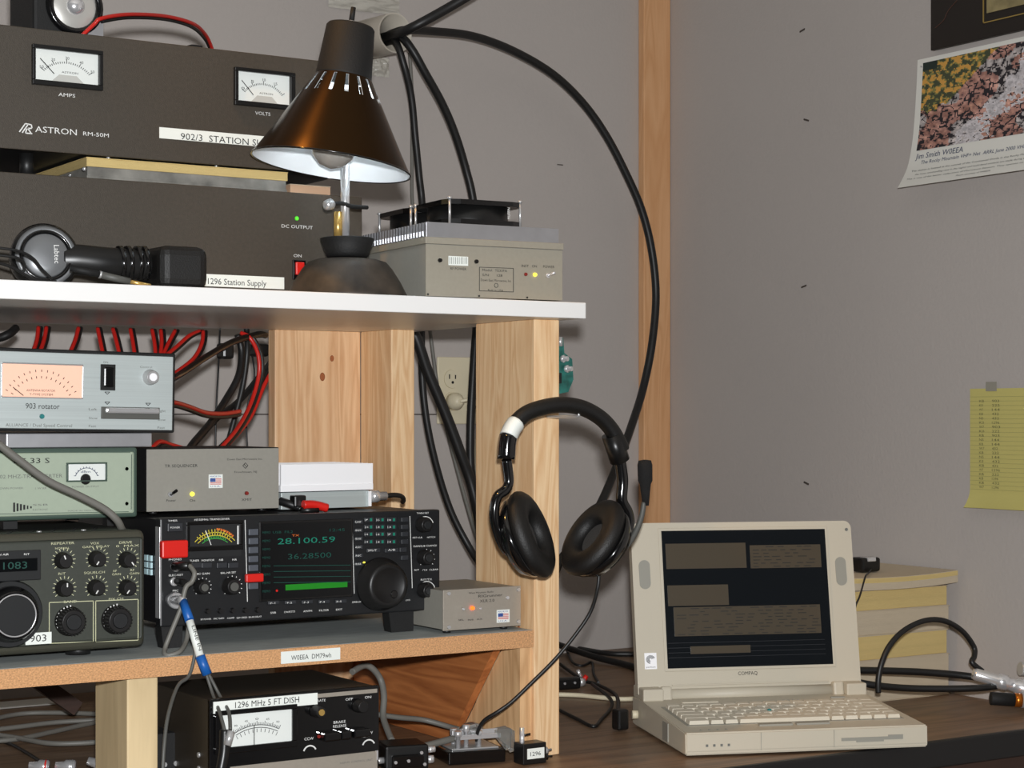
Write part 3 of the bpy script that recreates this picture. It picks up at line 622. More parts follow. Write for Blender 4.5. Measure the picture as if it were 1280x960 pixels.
# green circuit board on the right side of the upright
cz0, cz1 = onY(712, 494, 1.975).z, onY(712, 421, 1.975).z; hb = cz1-cz0
cb = thing('circuit_board', 'green circuit board with coax sockets mounted on the right side of the front upright', 'circuit board', (1.3185, 1.975, cz0))
obj('board', MB().box(.004, .0055, -.012, .05, 0, hb, .0003), 'pcb', cb)
mb = MB().prism([(.005, 0, 0), (.030, 0, .004), (.038, 0, .02), (.036, 0, hb*.62), (.024, 0, hb*.72), (.022, 0, hb*.98), (.005, 0, hb)], (0, .0016, 0)); obj('board', mb, 'pcb', cb)
for z in (.08, .5, .9): obj('spacer', MB().cyl((0, .01, hb*z), (1, 0, 0), .003, .005, 10), 'steel', cb)
for x, z in ((.026, .45), (.020, .62)): obj('socket', MB().lathe([(.005, 0), (.005, .004), (.0032, .004), (.0032, .009)], (x, 0, hb*z), (.5, -1, 0), 14), 'chrome', cb)
obj('capacitor', MB().cyl((.015, -.004, hb*.83), (0, 0, 1), .003, .012, 12), 'steel', cb)
obj('chip', MB().box(.008, .018, -.0025, 0, hb*.2, hb*.38), 'blk', cb)

# ================================================================== LOWER SHELF DEVICES
# --- olive transceiver
kw = Dev('transceiver', 'khaki-grey transceiver with knobs and band dials at the left end of the lower shelf', 'radio', (.53, 1.995, .892))
xr = kw.l(182, 740)[0]; zt = 1.0224-.892
kw.part('case', MB().box(.004, xr-.004, .012, .25, .0, zt-.001, .003), 'ken')
mb = MB().box(0, xr, 0, .014, -.001, zt, .008, 4); kw.part('bezel', mb, 'kenb')
# flat panel inside bezel
x0_, x1_, z0_, z1_ = kw.rc(-90, 673, 178, 805)
kw.part('front_panel', MB().box(.004, kw.l(177, 740)[0], -.0012, 0, .008, zt-.008, .003), 'ken')
mb = MB()
for i in range(9):
    x = .012+i*.024; mb.prism([(x, .03, zt-.0008), (x+.004, .03, zt-.0008), (x+.03, .09, zt-.0008), (x+.026, .09, zt-.0008)], (0, 0, .0004))
kw.part('vent_slots', mb, 'blkm')
dw = kw.plate('display_bezel', 'kend', (-60, 689, 50, 727), -.004, -.001, .001)
kw.plate('display_glass', 'glass', (-55, 699, 45, 715), -.0055, -.004, .0004, dw)
mb = MB(); kw.t(mb, '4.1083', -12, 711.5, 34, 9, -.0062); kw.part('digits', mb, 'seg2', parent=dw)
mb = MB(); kw.t(mb, 'ON AIR', -6, 694.5, 11, 2.6, -.0046); kw.t(mb, 'RIT', 30, 694, 37, 2.6, -.0046); kw.part('lettering', mb, 'prw', parent=dw)
kx, kz = kw.l(17, 769, -.016)
kw.part('dial_recess', MB().lathe([(.0370, 0), (.035, .004)], (kx, -.001, kz), (0, -1, 0), 40), 'kend')
tk = kw.part('tuning_knob', MB().lathe([(.031, 0), (.030, .006), (.0275, .008), (.027, .015), (.025, .018)], (kx, -.004, kz), (0, -1, 0), 48), 'blkg')
kw.part('ring', MB().ring((kx, -.0222, kz), (0, 1, 0), .0225, .0009, 40, 6), 'chrome', parent=tk)
kw.part('cap', MB().lathe([(.0218, .0175), (.021, .019)], (kx, -.004, kz), (0, -1, 0), 40), 'kend', parent=tk)
kn = ((80, 701, 112), (122, 699, 235), (160, 700, 305), (81, 736, 90), (121, 735, 235), (160, 735, 232))
mb = MB()
for (px, py, a) in kn:
    kw.knob(px, py, 9.2, .016, 'knobd', point=a)
    kw.ticks(mb, px-1, py-1, 12, 15.5, -40, 220, 12, .9, -.0016)
for (s_, x0, yb, x1, h) in (('REPEATER', 64, 680.5, 93, 3.2), ('NORMAL', 69, 686.5, 87, 2.6), ('VOX', 113, 680.5, 124, 3.2), ('GAIN  DELAY', 103, 684.5, 137, 2.8), ('DRIVE', 149, 679.5, 165, 3.2), ('0  MAX', 145, 683.5, 174, 2.8),
                            ('RIT', 73, 718.5, 82, 3), ('SQUELCH', 105, 717, 131, 3), ('AF', 141, 715, 146, 3), ('RF', 163, 714, 168, 3), ('GAIN', 140, 719, 151, 2.8), ('GAIN', 162, 718, 174, 2.8), ('BAND', 80, 753.5, 96, 3.2), ('FIX CH', 136, 750, 154, 3)): kw.t(mb, s_, x0, yb, x1, h, -.0016)
for (x0, y0, x1, y1) in ((61, 752, 116, 803), (119, 750, 172, 801)):
    kw.bar(mb, x0, y0+1, x1, y0-1, 1, -.0015); kw.bar(mb, x0, y1+1, x1, y1-1, 1, -.0015); kw.bar(mb, x0, y0+1, x0, y1+1, 1, -.0015); kw.bar(mb, x1, y0-1, x1, y1-1, 1, -.0015)
kw.part('lettering', mb, 'prc', 'cream lettering')
kw.knob(89, 777, 16.5, .018, 'knobd', cap='kend', ribs=26); kw.knob(147, 775, 16.5, .018, 'knobd', cap='kend', ribs=26)
mb = MB(); kw.ticks(mb, 88, 776, 18.3, 20.5, 95, 200, 8, 1.6, -.0045); kw.ticks(mb, 146, 774, 18.3, 20.5, 95, 200, 8, 1.6, -.0045); kw.part('numerals', mb, 'prw')
lb = kw.plate('label_tape', 'tape', (31, 790.5, 63.5, 805), -.0026, -.0012)
mb = MB(); kw.t(mb, '903', 37.5, 802, 58, 8.8, -.003); kw.part('lettering', mb, 'prk', parent=lb)
for x in (.03, kw.l(111, 815)[0]): kw.part('foot', MB().cyl((x, .035, -.0088), (0, 0, 1), .014, .009, 16), 'rub')
for x in (.03, kw.l(111, 815)[0]): kw.part('foot', MB().cyl((x, .22, -.0088), (0, 0, 1), .014, .009, 16), 'rub')
for px in (60, 116): x = kw.l(px, 664)[0]; kw.part('screw', MB().cyl((x, .03, zt-.001), (0, 0, 1), .003, .0015, 8), 'steel')

# --- pale green transverter
lt = Dev('transverter', 'pale green transverter box with small white meter on the khaki transceiver', 'transverter', (.55, 2.06, 1.033))
xr = lt.l(172, 600)[0]; zt = 1.1137-1.033
lt.part('case', MB().box(.002, xr-.002, .006, .20, .001, zt-.001, .003), 'case')
lt.part('bezel', MB().box(0, xr, 0, .008, 0, zt, .003), 'dgreen')
xi = lt.l(166.5, 600)[0]
lt.part('front_panel', MB().box(.004, xi, -.0015, 0, .005, zt-.005, .002), 'green')
mb = MB(); lt.bar(mb, -40, 565.3, 162, 565.3, .7, -.002); lt.bar(mb, -40, 643, 160, 639.5, .7, -.002); lt.bar(mb, 163.7, 568, 163.3, 637, .7, -.002)
lt.part('border', mb, 'dgreen')
mb = MB(); lt.t(mb, 'LT 33 S', 17.5, 579, 62, 6.6, -.0022)
for i in range(6): h = 5.8-i*.9; lt.bar(mb, 17+i*4.2, 634-h, 17+i*4.2, 634+h, 2.4 if i < 4 else 1.8, -.002)
lt.part('lettering', mb, 'prk')
mb = MB(); lt.t(mb, '902 MHZ-TRANSVERTER', -4, 597.5, 78, 4.6, -.0021); lt.t(mb, 'DOWN POWER', -4, 611.5, 29, 2.4, -.0021); lt.t(mb, '1 W RF', 44, 611.5, 58, 2.4, -.0021); lt.t(mb, 'POWER OUTPUT', 90, 609.3, 124, 2.2, -.0021)
lt.t(mb, 'SSB', 41, 632, 60, 2.2, -.0021); lt.t(mb, 'ELECTRONIC', 41, 638, 60, 2.2, -.0021); lt.t(mb, 'MADE IN GERMANY', 85, 639, 126, 1.8, -.0021); lt.part('lettering', mb, 'prg')
m_, (a0, a1, c0, c1) = meter(lt, (82, 578, 133, 602), (84.5, 580, 130.5, 600), fm='dgreen', depth=.004, base=.0014)
mb = MB(); lt.arc(mb, 107, 600, 15.5, 20, 160, .7, 14, -.003); lt.ticks(mb, 107, 600, 15.5, 17.5, 20, 160, 10, .6, -.003); lt.t(mb, 'dBm', 101, 591, 113, 3, -.003); lt.part('scale', mb, 'navy', parent=m_)
x, z = lt.l(106, 599.5); lt.part('pivot_cover', MB().lathe([(.0062, 0), (.005, .001)], (x, -.0028, z+.0005), (0, -1, 0), 20), 'blk', parent=m_)
for py in (586, 629.5): lt.screw(158, py, 2.8, 'greyd')
for px in (20, 150): x = lt.l(px, 650)[0]; lt.part('foot', MB().box(x-.008, x+.008, .02, .035, -.0104, 0), 'rub'); lt.part('foot', MB().box(x-.008, x+.008, .16, .175, -.0104, 0), 'rub')

# --- silver tray and rotator controller
tr = Dev('metal_spacer', 'plain aluminium block under the silver rotator control box', 'spacer', (onY(8, 548, 2.065).x, 2.065, 1.114), 0)
tr.part('block', MB().box(0, tr.l(190, 548)[0], 0, .12, 0, .0165, .001), 'alu')
ro = Dev('rotator_controller', 'silver-faced rotator control box with warm lit meter, top left of lower shelf stack', 'control box', (.575, 2.06, 1.1345), 0, roll=R(.9))
xr, _ = ro.l(219, 495); zt = ro.l(110, 438)[1]
ro.part('case', MB().box(0, xr, .0, .16, 0, zt, .002), 'blkm')
ro.part('front_panel', MB().box(.003, xr-.004, -.0025, 0, .003, zt-.004, .0008), 'brush')
m_, (a0, a1, c0, c1) = meter(ro, (.5, 454, 103, 498), (2, 456, 101.5, 496.5), fm='steel', dm='dialw', depth=.004)
for o_ in m_.children:
    if o_.name.startswith('dial'): o_.data.transform(Matrix.Translation((0, -.0022, 0)))
mb = MB()
for i in range(15):
    a = R(150-120*i/14)
    for r_, l_ in ((49, 3), (41, 3)):
        c_ = ro.l(50, 514); k = ro.k(); ro.lbar(mb, (c_[0]+r_*k*math.cos(a), c_[1]+r_*k*math.sin(a)), (c_[0]+(r_+l_)*k*math.cos(a), c_[1]+(r_+l_)*k*math.sin(a)), .8*k, -.0036)
ro.t(mb, 'ANTENNA ROTATOR', 33, 489.5, 69, 2.8, -.0036); ro.t(mb, 'T-TYPE SYSTEM', 37, 494.5, 66, 2.8, -.0036); ro.bar(mb, 15, 484, 28, 494.5, .9, -.0036)
ro.part('scale', mb, 'prk', parent=m_)
mb = MB(); ro.t(mb, '903 rotator', 32, 511, 74.5, 7, -.003); ro.part('lettering', mb, 'prk')
mb = MB(); ro.t(mb, 'ALLIANCE / Dual Speed Control', 7, 533.5, 90, 4, -.003); ro.t(mb, 'Left', 111, 513, 121, 3, -.003); ro.t(mb, 'Slow', 111, 524, 122, 3, -.003); ro.t(mb, 'Fast', 111, 534, 120, 3, -.003)
ro.t(mb, 'Right', 196, 515, 207, 3, -.003); ro.t(mb, 'Slow', 197, 526, 207, 3, -.003); ro.t(mb, 'Fast', 197, 536, 206, 3, -.003); ro.t(mb, 'ON', 129, 454, 135, 2.6, -.003); ro.t(mb, 'Control', 175, 460, 190, 2.6, -.003)
ro.part('lettering', mb, 'prg')
mb = MB()
for px, py in ((133, 502.5), (184, 504), (133, 490)):
    ro.bar(mb, px-3, py, px+3, py, .7, -.003); ro.bar(mb, px-3, py, px, py+3, .7, -.003); ro.bar(mb, px+3, py, px, py+3, .7, -.003)
ro.part('arrow_marks', mb, 'prk')
f_ = ro.plate('switch', 'blkm', (124.5, 455.5, 143, 488), -.004, -.002, .0006); ro.plate('rocker', 'blkg', (127, 459, 140.5, 484), -.008, -.004, .002, f_)
f_ = ro.plate('lever_slot', 'greyd', (125, 509, 198, 524), -.0045, -.002, .0006)
x0, x1, z0, z1 = ro.rc(129, 510, 196, 517); ro.part('lever', MB().box(x0, x1, -.010, -.0045, z0, z1, .002), 'chrome', parent=f_)
ro.knob(189, 471.5, 9, .012, 'steel', cap='alub', name='knob'); ro.disc('indicator', 51.5, 520.5, 3.2, 'teal', .002, off=-.0025)
for x in (.02, xr-.03): ro.part('foot', MB().box(x-.006, x+.006, .02, .03, -.0035, 0), 'rub')

# --- large black transceiver
ic = Dev('transceiver', 'large black transceiver with frequency screen and big tuning knob on the lower shelf', 'radio', (onY(200, 715, 2.02).x, 2.02, .908))
xr = ic.l(550, 700)[0]; zt = .125
ic.part('case', MB().box(.002, xr-.002, .012, .28, .003, zt-.002, .002), 'case')
ic.part('front_panel', MB().box(0, xr, 0, .014, 0, zt, .002), 'ico')
ic.part('side_strip', MB().box(-.001, .001, -.001, .012, .01, zt-.01, .0004), 'steel')
for x0, x1 in ((ic.l(203, 800)[0], ic.l(230, 800)[0]), (ic.l(488, 780)[0], ic.l(519, 780)[0])):
    ic.part('foot', MB().prism([(x0, .004, 0), (x1, .004, 0), (x1-.002, .001, -.0245), (x0+.002, .001, -.0245)], (0, .018, 0)), 'blkm')
    ic.part('foot', MB().box(x0+.005, x1-.005, .22, .24, -.0248, .003), 'blkm')
mm, (a0, a1, c0, c1) = meter(ic, (232, 651, 303, 688), (236.5, 655.5, 298, 682), fm='blkg', dm='kend', depth=.003)
cz_ = (268, 697)
for r0, m2, a0_, a1_ in ((33, 'syel', 40, 140), (29, 'syel', 42, 138), (25, 'sgrn', 50, 130)):
    mb = MB(); c_ = ic.l(*cz_); k = ic.k()
    pts = [(c_[0]+r0*1.05*k*math.cos(R(a0_+(a1_-a0_)*i/16)), c_[1]+r0*.95*k*math.sin(R(a0_+(a1_-a0_)*i/16))) for i in range(17)]
    for i in range(16):
        if pts[i][1] > c0+.001: ic.lbar(mb, pts[i], pts[i+1], .9*k, -.0016)
    ic.ticks(mb, cz_[0], cz_[1], r0-1, r0+2.5, a0_+8, a1_-8, 12, .9, -.0016); ic.part('scale', mb, m2, parent=mm)
mb = MB(); ic.ticks(mb, cz_[0], cz_[1], 34, 36.5, 48, 85, 8, 2, -.0017); ic.part('scale', mb, 'oran', parent=mm)
mb = MB(); ic.bar(mb, 263, 681, 256, 663, .9, -.002); ic.bar(mb, 296.5, 657, 296.5, 680, 1.8, -.002); ic.part('needle', mb, 'prw', parent=mm)
ic.plate('legend_strip', 'kend', (237, 687.5, 301, 696), -.001, 0)
sc = ic.plate('screen_bezel', 'blkg', (323, 650, 440, 749), -.003, 0, .001)
ic.plate('screen', 'glass', (326, 653, 437, 746), -.004, -.003, .0003, sc)
mb = MB(); ic.t(mb, '28.100.59', 347, 679, 419, 7.5, -.0048); ic.part('digits', mb, 'seg', parent=sc)
mb = MB(); ic.t(mb, '36.28500', 360, 698, 414, 7, -.0047); ic.t(mb, 'USB  FIL2', 341, 666.5, 366, 3, -.0047); ic.t(mb, '12:45', 412, 664, 431, 3.5, -.0047)
for i in range(8): ic.t(mb, 'MEMO', 328, 667+i*10.5, 338, 3, -.0047)
for i in range(4): ic.bar(mb, 340, 707+i*7, 436, 706+i*7, .7, -.0047)
ic.part('readout', mb, 'seg2', parent=sc)
ic.plate('level_bar', 'bar', (355, 728.5, 432, 735.5), -.0048, -.004, 0, sc, 'green level bar')
mb = MB(); ic.t(mb, 'TX', 365, 670.5, 374, 2.6, -.0047); ic.disc('dot', 344, 738, 1.6, 'redp', .001, parent=sc, off=-.004)
ic.part('mark', mb, 'oran', parent=sc)
for i in range(7): ic.plate('button', 'icob', (309.5, 661+i*11.2, 321.5, 669+i*11.2), -.004, 0, .0008)
g = ic.plate('switch_guard', 'redp', (198.5, 675, 231.5, 697), -.010, -.0005, .002, label='red guard over the switch')
g2 = ic.plate('switch_guard', 'redp', (303.5, 716.5, 325.5, 727), -.010, -.004, .0015, label='red clip over a screen key')
ic.plate('button', 'icod', (208, 653.5, 227, 664.5), -.004, 0, .001)
for i, px in enumerate((258, 277, 291, 245)): ic.plate('button', 'icod', (px-7, 703, px+6, 710), -.003, 0, .0008)
for px, py, r_ in ((253, 734, 8), (290, 733, 9.5)): ic.knob(px, py, r_, .014, 'knobd', cap='greyd')
for px, py in ((531, 656, ), (533, 697), (533, 738)): ic.knob(px, py, 9, .014, 'knobd', cap='kend')
tk = ic.part('tuning_knob', MB().lathe([(.033, 0), (.0325, .004), (.029, .006), (.0275, .020), (.0225, .024), (.021, .0225), (.001, .0225)], (ic.l(480, 731, -.01)[0], 0, ic.l(480, 731, -.01)[1]), (0, -1, 0), 56), 'knobd')
x, z = ic.l(488, 731, -.024); ic.part('finger_dimple', MB().lathe([(.005, 0), (.004, .0008)], (x+.006, -.0225, z-.012), (0, -1, 0), 16), 'blkg', parent=tk)
for py, row in ((649.5, 0), (658.5, 1), (667.5, 2), (677, 3)):
    for j in range(3):
        px = 459+j*14.3; ic.plate('button', 'icod', (px-5, py-3, px+6.5, py+3), -.0035, 0, .0008)
    ic.plate('button', 'icod', (500, py-3, 509, py+3), -.0035, 0, .0008)
for i in range(6): ic.plate('button', 'icod', (443, 649.5+i*10.5, 452.5, 655+i*10.5), -.0035, 0, .0008)
for px in (466, 489): ic.plate('button', 'icod', (px-9, 685, px+8, 690.5), -.0035, 0, .0008)
for px in (503, 505): ic.plate('button', 'icod', (px-5, 684 if px == 503 else 694, px+4, 690 if px == 503 else 700), -.0035, 0, .0008)
for i in range(5): px = 341+i*21; ic.plate('button', 'icod', (px-7, 750.5-i*.4, px+7, 755.5-i*.4), -.0035, 0, .001)
for i in range(5): px = 259+i*15.6; ic.disc('knob', px, 764-i*.4, 3.4, 'knobd', .006)
mb = MB()
for st, x0, yb, x1, h in (('HF/50MHz TRANSCEIVER', 243, 650.3, 287, 2.4), ('TIMER', 210, 652, 222, 2.2), ('POWER', 213, 660.5, 225, 2.2), ('PHONES', 211, 700.5, 227, 2.4), ('TUNER', 237, 702, 249, 2.4), ('MONITOR', 252, 701.5, 268, 2.4), ('NB', 274, 701, 279, 2.4), ('NR', 290.5, 700.7, 296, 2.4),
        ('MIC GAIN', 244, 718.3, 262, 2.4), ('BAL-NR SET', 276, 717, 295, 2.4), ('ELEC-KEY', 211, 720, 229, 2.4), ('MIC', 216, 739.5, 223, 2.4), ('RF POWER', 251, 775, 264, 2), ('MIC GAIN', 267, 774, 280, 2), ('COMP', 284, 773.5, 293, 2), ('KEY SPEED', 296, 773, 309, 2), ('BK-IN DELAY', 311, 772, 327, 2),
        ('SSB', 338, 767, 345, 2.4), ('CW/RTTY', 355, 766, 369, 2.4), ('AM/FM', 379, 765, 390, 2.4), ('FILTER', 399, 764, 411, 2.4), ('EXIT', 420, 763, 428, 2.4), ('F-1', 338, 755, 344, 2.2), ('F-2', 359, 754.5, 365, 2.2), ('F-3', 380, 754, 386, 2.2), ('F-4', 400, 753.5, 406, 2.2), ('F-5', 421, 753, 427, 2.2),
        ('TWIN PBT', 521, 642.5, 536, 2.4), ('PBT-CLR', 516, 673, 528, 2.2), ('NOTCH', 534, 672.5, 544, 2.2), ('MAIN/SUB CHANGE', 517, 683.5, 546, 2.4), ('RIT', 518, 713.5, 524, 2.2), ('/TX  CLEAR', 528, 713.2, 548, 2.2), ('RIT/TX', 526, 725.5, 540, 2.4), ('SPEECH', 440, 753.5, 451, 2.2), ('LOCK', 507, 751, 513, 2),
        ('SPLIT', 460, 689, 471, 2.4), ('A/B', 485, 688.5, 494, 2.4)): ic.t(mb, st, x0, yb, x1, h, -.0045 if h < 5 else -.001)
for py in (649.5, 658.5, 667.5, 677):
    for j in range(3): ic.t(mb, random.choice(('1.8', '3.5', '7', '10', '14', '21')), 456+j*14.3, py+1.5, 460+j*14.3, 2.2, -.004)
for i in range(6): ic.t(mb, random.choice(('MODE', 'P.AMP', 'ATT', 'AGC', 'VOX')), 444, 653.5+i*10.5, 451.5, 2.2, -.004)
ic.arc(mb, 531, 658, 13, 20, 160, 1, 12); ic.arc(mb, 533, 739, 13, 20, 160, 1, 12); ic.bar(mb, 440, 655, 442.5, 742, .8); ic.bar(mb, 512, 645, 515, 735, .8); ic.bar(mb, 306, 650, 309, 752, .9)
ic.ticks(mb, 253, 734, 10.5, 12, -40, 220, 10); ic.ticks(mb, 290, 733, 12, 13.5, -40, 220, 10); ic.ticks(mb, 533, 698, 11, 12.5, -40, 220, 8)
ic.part('lettering', mb, 'prw', 'white lettering')
mb = MB()
for py in (649.5, 658.5, 667.5, 677):
    for j in range(3): ic.bar(mb, 462+j*14.3, py-1.8, 462+j*14.3, py+1.8, 3, -.0038)
ic.part('key_marks', mb, 'seg', 'teal key marks')
mb = MB(); ic.bar(mb, 450, 703.5, 456, 702.8, 1.8); ic.part('lamp', mb, 'led_y')
x, z = ic.l(219, 708); ic.part('jack', MB().lathe([(.006, 0), (.006, .003), (.003, .003)], (x, 0, z), (0, -1, 0), 16), 'steel')
x, z = ic.l(217, 727); ic.part('jack', MB().lathe([(.005, 0), (.005, .003), (.003, .003)], (x, 0, z), (0, -1, 0), 16), 'steel')
x, z = ic.l(216, 750); mj = ic.part('mic_socket', MB().lathe([(.0095, 0), (.0095, .012), (.008, .014)], (x, 0, z), (0, -1, 0), 20), 'chrome')
# sticker with blue white tiles on the case side
mb = MB()
for i in range(2):
    for j in range(3): mb.box(-.001, .0015, .026+i*.011, .035+i*.011, .058+j*.008, .0645+j*.008)
ic.part('sticker', mb, 'tile')
# sequencer
sq = Dev('sequencer_box', 'grey sequencer box with flag sticker on top of the black transceiver', 'control box', (onY(184, 600, 2.08).x, 2.08, 1.0375))
xr = sq.l(349.5, 600)[0]; zt = 1.1118-1.0375
sq.part('case', MB().box(0, xr, .002, .15, 0, zt, .001), 'blkm'); sq.part('front_panel', MB().box(-.0005, xr-.001, 0, .002, 0, zt-.001, .0004), 'beige2')
mb = MB(); sq.t(mb, 'TR SEQUENCER', 206, 584, 247, 3.6); sq.t(mb, 'Down East Microwave Inc.', 284, 575, 328, 2.4); sq.t(mb, 'Frenchtown, NJ', 293, 591, 321, 2.4); sq.t(mb, 'Power', 208, 627, 220, 3); sq.t(mb, 'On', 237, 627, 244, 3); sq.t(mb, 'XMIT', 302, 626, 315, 3.2)
c_ = sq.l(306.5, 582); k = sq.k()
for a, b in (((-3.5, 0), (0, 3.5)), ((0, 3.5), (3.5, 0)), ((3.5, 0), (0, -3.5)), ((0, -3.5), (-3.5, 0)), ((-1.5, 1.5), (1.5, -1.5))): sq.lbar(mb, (c_[0]+a[0]*k, c_[1]+a[1]*k), (c_[0]+b[0]*k, c_[1]+b[1]*k), .6*k)
sq.part('lettering', mb, 'prk')
def flag(d, x0, y0, x1, y1, off=-.0005):
    st = d.plate('flag_sticker', 'tape', (x0, y0, x1, y1), off-.0004, off); w_ = x1-x0; h = y1-y0
    d.plate('field', 'flb', (x0+w_*.1, y0+h*.28, x0+w_*.48, y0+h*.55), off-.0008, off-.0004, 0, st)
    mb = MB()
    for i in range(5):
        yy = y0+h*(.31+i*.1); d.bar(mb, x0+w_*(.5 if i < 3 else .1), yy, x0+w_*.9, yy, h*.05, off-.0007)
    d.part('stripes', mb, 'flr', parent=st)
    mb = MB(); d.t(mb, 'MADE IN', x0+w_*.12, y0+h*.2, x0+w_*.88, h*.11, off-.0007); d.t(mb, 'U.S.A.', x0+w_*.15, y0+h*.93, x0+w_*.85, h*.11, off-.0007); d.part('lettering', mb, 'flb', parent=st)
flag(sq, 260.5, 593, 278, 610)
sq.disc('lamp', 240, 617.5, 2.8, 'led_y', .0025, label='lit yellow lamp'); sq.disc('lamp', 308, 616.5, 2.6, 'led_r', .0025)
x, z = sq.l(212.5, 618); s_ = sq.part('switch', MB().lathe([(.0032, 0), (.003, .003)], (x, 0, z), (0, -1, 0), 12), 'chrome'); sq.part('toggle', MB().tube([(x, -.003, z), (x+.003, -.013, z+.005)], .0018, 8), 'blkg', parent=s_)
for x in (.015, xr-.015):
    for y in (.02, .13): sq.part('foot', MB().cyl((x, y, -.0042), (0, 0, 1), .005, .0044), 'rub')
# bright aluminium box behind
al = Dev('amplifier_box', 'bright aluminium module with ribbed heatsink on the black transceiver beside the sequencer', 'amplifier', (onY(352, 610, 2.11).x, 2.11, 1.0335), R(4))
xr = al.l(465, 610)[0]; zm = al.l(405, 613.5)[1]; zt = al.l(405, 580)[1]
al.part('case', MB().box(0, xr-.004, .001, .09, 0, zm-.001, .0008), 'brush')
al.part('heatsink', MB().box(-.003, xr, -.003, .093, zm, zm+.008, .0004), 'alub')
mb = MB()
for i in range(9): y = -.002+i*.0115; mb.box(-.002, xr, y, y+.003, zm+.0075, zt)
al.part('fins', mb, 'alub')['kind'] = 'stuff'
al.part('end_bracket', MB().box(xr-.006, xr-.002, -.002, 0, .001, zm-.002), 'alub')
cn = Dev('coax_connector', 'coax plug and black lead at the right end of the bright aluminium module', 'connector', tuple(al.o+al.X*(xr-.003)+al.Y*.008+al.Z*.009))
cn.part('body', MB().lathe([(.0055, 0), (.0055, .005), (.008, .005), (.008, .016), (.006, .017), (.006, .028)], (0, 0, .004), (1, 0, 0), 20), 'chrome')
e_ = onY(521, 642, 2.18)-cn.o
cn.part('cable', MB().tube([(.026, 0, .004), (.04, 0, .005), (.052, .002, .003), (.060, .01, -.002), (.064, .02, -.0055)], .0032, 8), 'rub')
pw = thing('power_connector', 'red and black power plugs in front of the bright aluminium module', 'connector', onY(380, 637, 2.09))
b = Vector(pw.location)
part_at('wire', MB().tube([onY(*q) for q in ((350, 626, 2.095), (362, 630, 2.085), (374, 634, 2.08))], .005, 8), 'rub', pw)
part_at('housing', MB().box(*sorted((onY(366, 0, 2.08).x, onY(381, 0, 2.08).x)), 2.075, 2.09, onY(370, 634, 2.08).z, onY(370, 619, 2.08).z, .002), 'blk', pw, 'black plug')
part_at('housing', MB().tube([onY(379, 631, 2.07), onY(393, 631, 2.07), onY(409, 635, 2.068)], .0055, 8), 'redp', pw, 'red plug')
part_at('housing', MB().tube([onY(376, 638, 2.072), onY(398, 637.5, 2.068)], .004, 8), 'blk', pw)
# small grey amp at the right end of the lower shelf
sa = Dev('audio_box', 'small grey box with orange lamp and flag sticker against the front upright', 'control box', (onY(554, 760, 1.972).x, 1.972, ZL1+.004), 0)
xr = min(sa.l(651, 757)[0], 1.279-sa.o.x); zt = sa.l(603, 735)[1]
sa.part('case', MB().box(.001, xr-.001, .002, .13, .001, zt-.001, .001), 'beige2'); sa.part('front_panel', MB().box(0, xr, 0, .0025, 0, zt, .0004), 'aluface')
for px, py in ((562, 743), (562, 785), (649, 738), (649, 778)): sa.screw(px-1, py-1, 2.6, 'steel')
sa.disc('jack', 634, 747, 2.4, 'chrome', .002)
mb = MB(); sa.t(mb, 'West Mountain Radio', 586, 741.5, 617, 2.2); sa.t(mb, 'RIGrunner', 598, 746, 628, 3.4); sa.t(mb, 'XLR 2.0', 600, 752.5, 618, 3.4); sa.t(mb, 'SEL', 573, 776, 580, 2.2); sa.t(mb, 'PWR', 585, 776, 592, 2.2); sa.t(mb, 'AUX', 596, 775, 603, 2.2); sa.part('lettering', mb, 'prk')
sa.disc('lamp', 590, 760, 2.6, 'led_o', .003, label='lit orange lamp'); x, z = sa.l(578, 760.5); sa.part('toggle', MB().tube([(x, 0, z), (x-.004, -.010, z)], .0014, 8), 'chrome'); sa.disc('jack', 600, 760.5, 1.4, 'chrome', .002)
flag(sa, 620.5, 762, 636.5, 778)
for x in (.012, xr-.018):
    for y in (.012, .115): sa.part('foot', MB().cyl((x, y, -.0037), (0, 0, 1), .005, .0038), 'rub')

# --- cables hanging on the devices
cable('grey cable draped across the pale green transverter', [(-20, 540, 2.0), (2, 558, 2.0), (28, 578, 2.0), (60, 601, 2.0), (100, 620, 2.0), (130, 636, 2.0), (146, 650, 2.0), (152, 661, 2.01), (154, 664, 2.03)], .0042, 'grey', seg=10)
mc = thing('microphone_cord', 'grey microphone cord looping from the black transceiver jacks over the shelf edge', 'cable', onY(215, 780, 1.97))
part_at('plug', MB().tube([onY(217, 708, 2.005), onY(237, 707, 1.985)], .0048, 10), 'blk', mc); part_at('plug', MB().tube([onY(221, 726, 2.008), onY(232, 729, 1.985)], .004, 10), 'blk', mc)
part_at('cord', MB().tube([onY(*q) for q in ((237, 707, 1.985), (243, 716, 1.975), (240, 727, 1.975), (232, 735, 1.975), (226, 760, 1.975), (216, 785, 1.975), (207, 808, 1.975), (206, 817, 1.967), (212, 819, 1.962), (225, 814, 1.962), (233, 800, 1.98), (236, 780, 1.99))], .0028, 8), 'grey', mc)
yc = thing('splitter_lead', 'blue-sleeved lead with white tag hanging in front of the shelf edge', 'cable', onY(245, 800, 1.93))
a, b, c3, e_ = onY(229, 752, 1.975), onY(237, 776, 1.955), onY(250, 820, 1.938), onY(259, 843, 1.934)
part_at('plug', MB().tube([onY(218, 750, 2.005), onY(226, 750, 1.98), a], .0055, 10), 'chrome', yc)
part_at('sleeve', MB().tube([a, b], .0052, 10), 'bluew', yc, 'blue sleeve'); part_at('tag', MB().tube([b, c3], .0046, 10), 'tape', yc, 'white tag'); part_at('sleeve', MB().tube([c3, e_], .0056, 10), 'bluew', yc, 'blue sleeve')
dv = (c3-b); xx = dv.normalized(); zz = (-xx.cross(FW)).normalized()
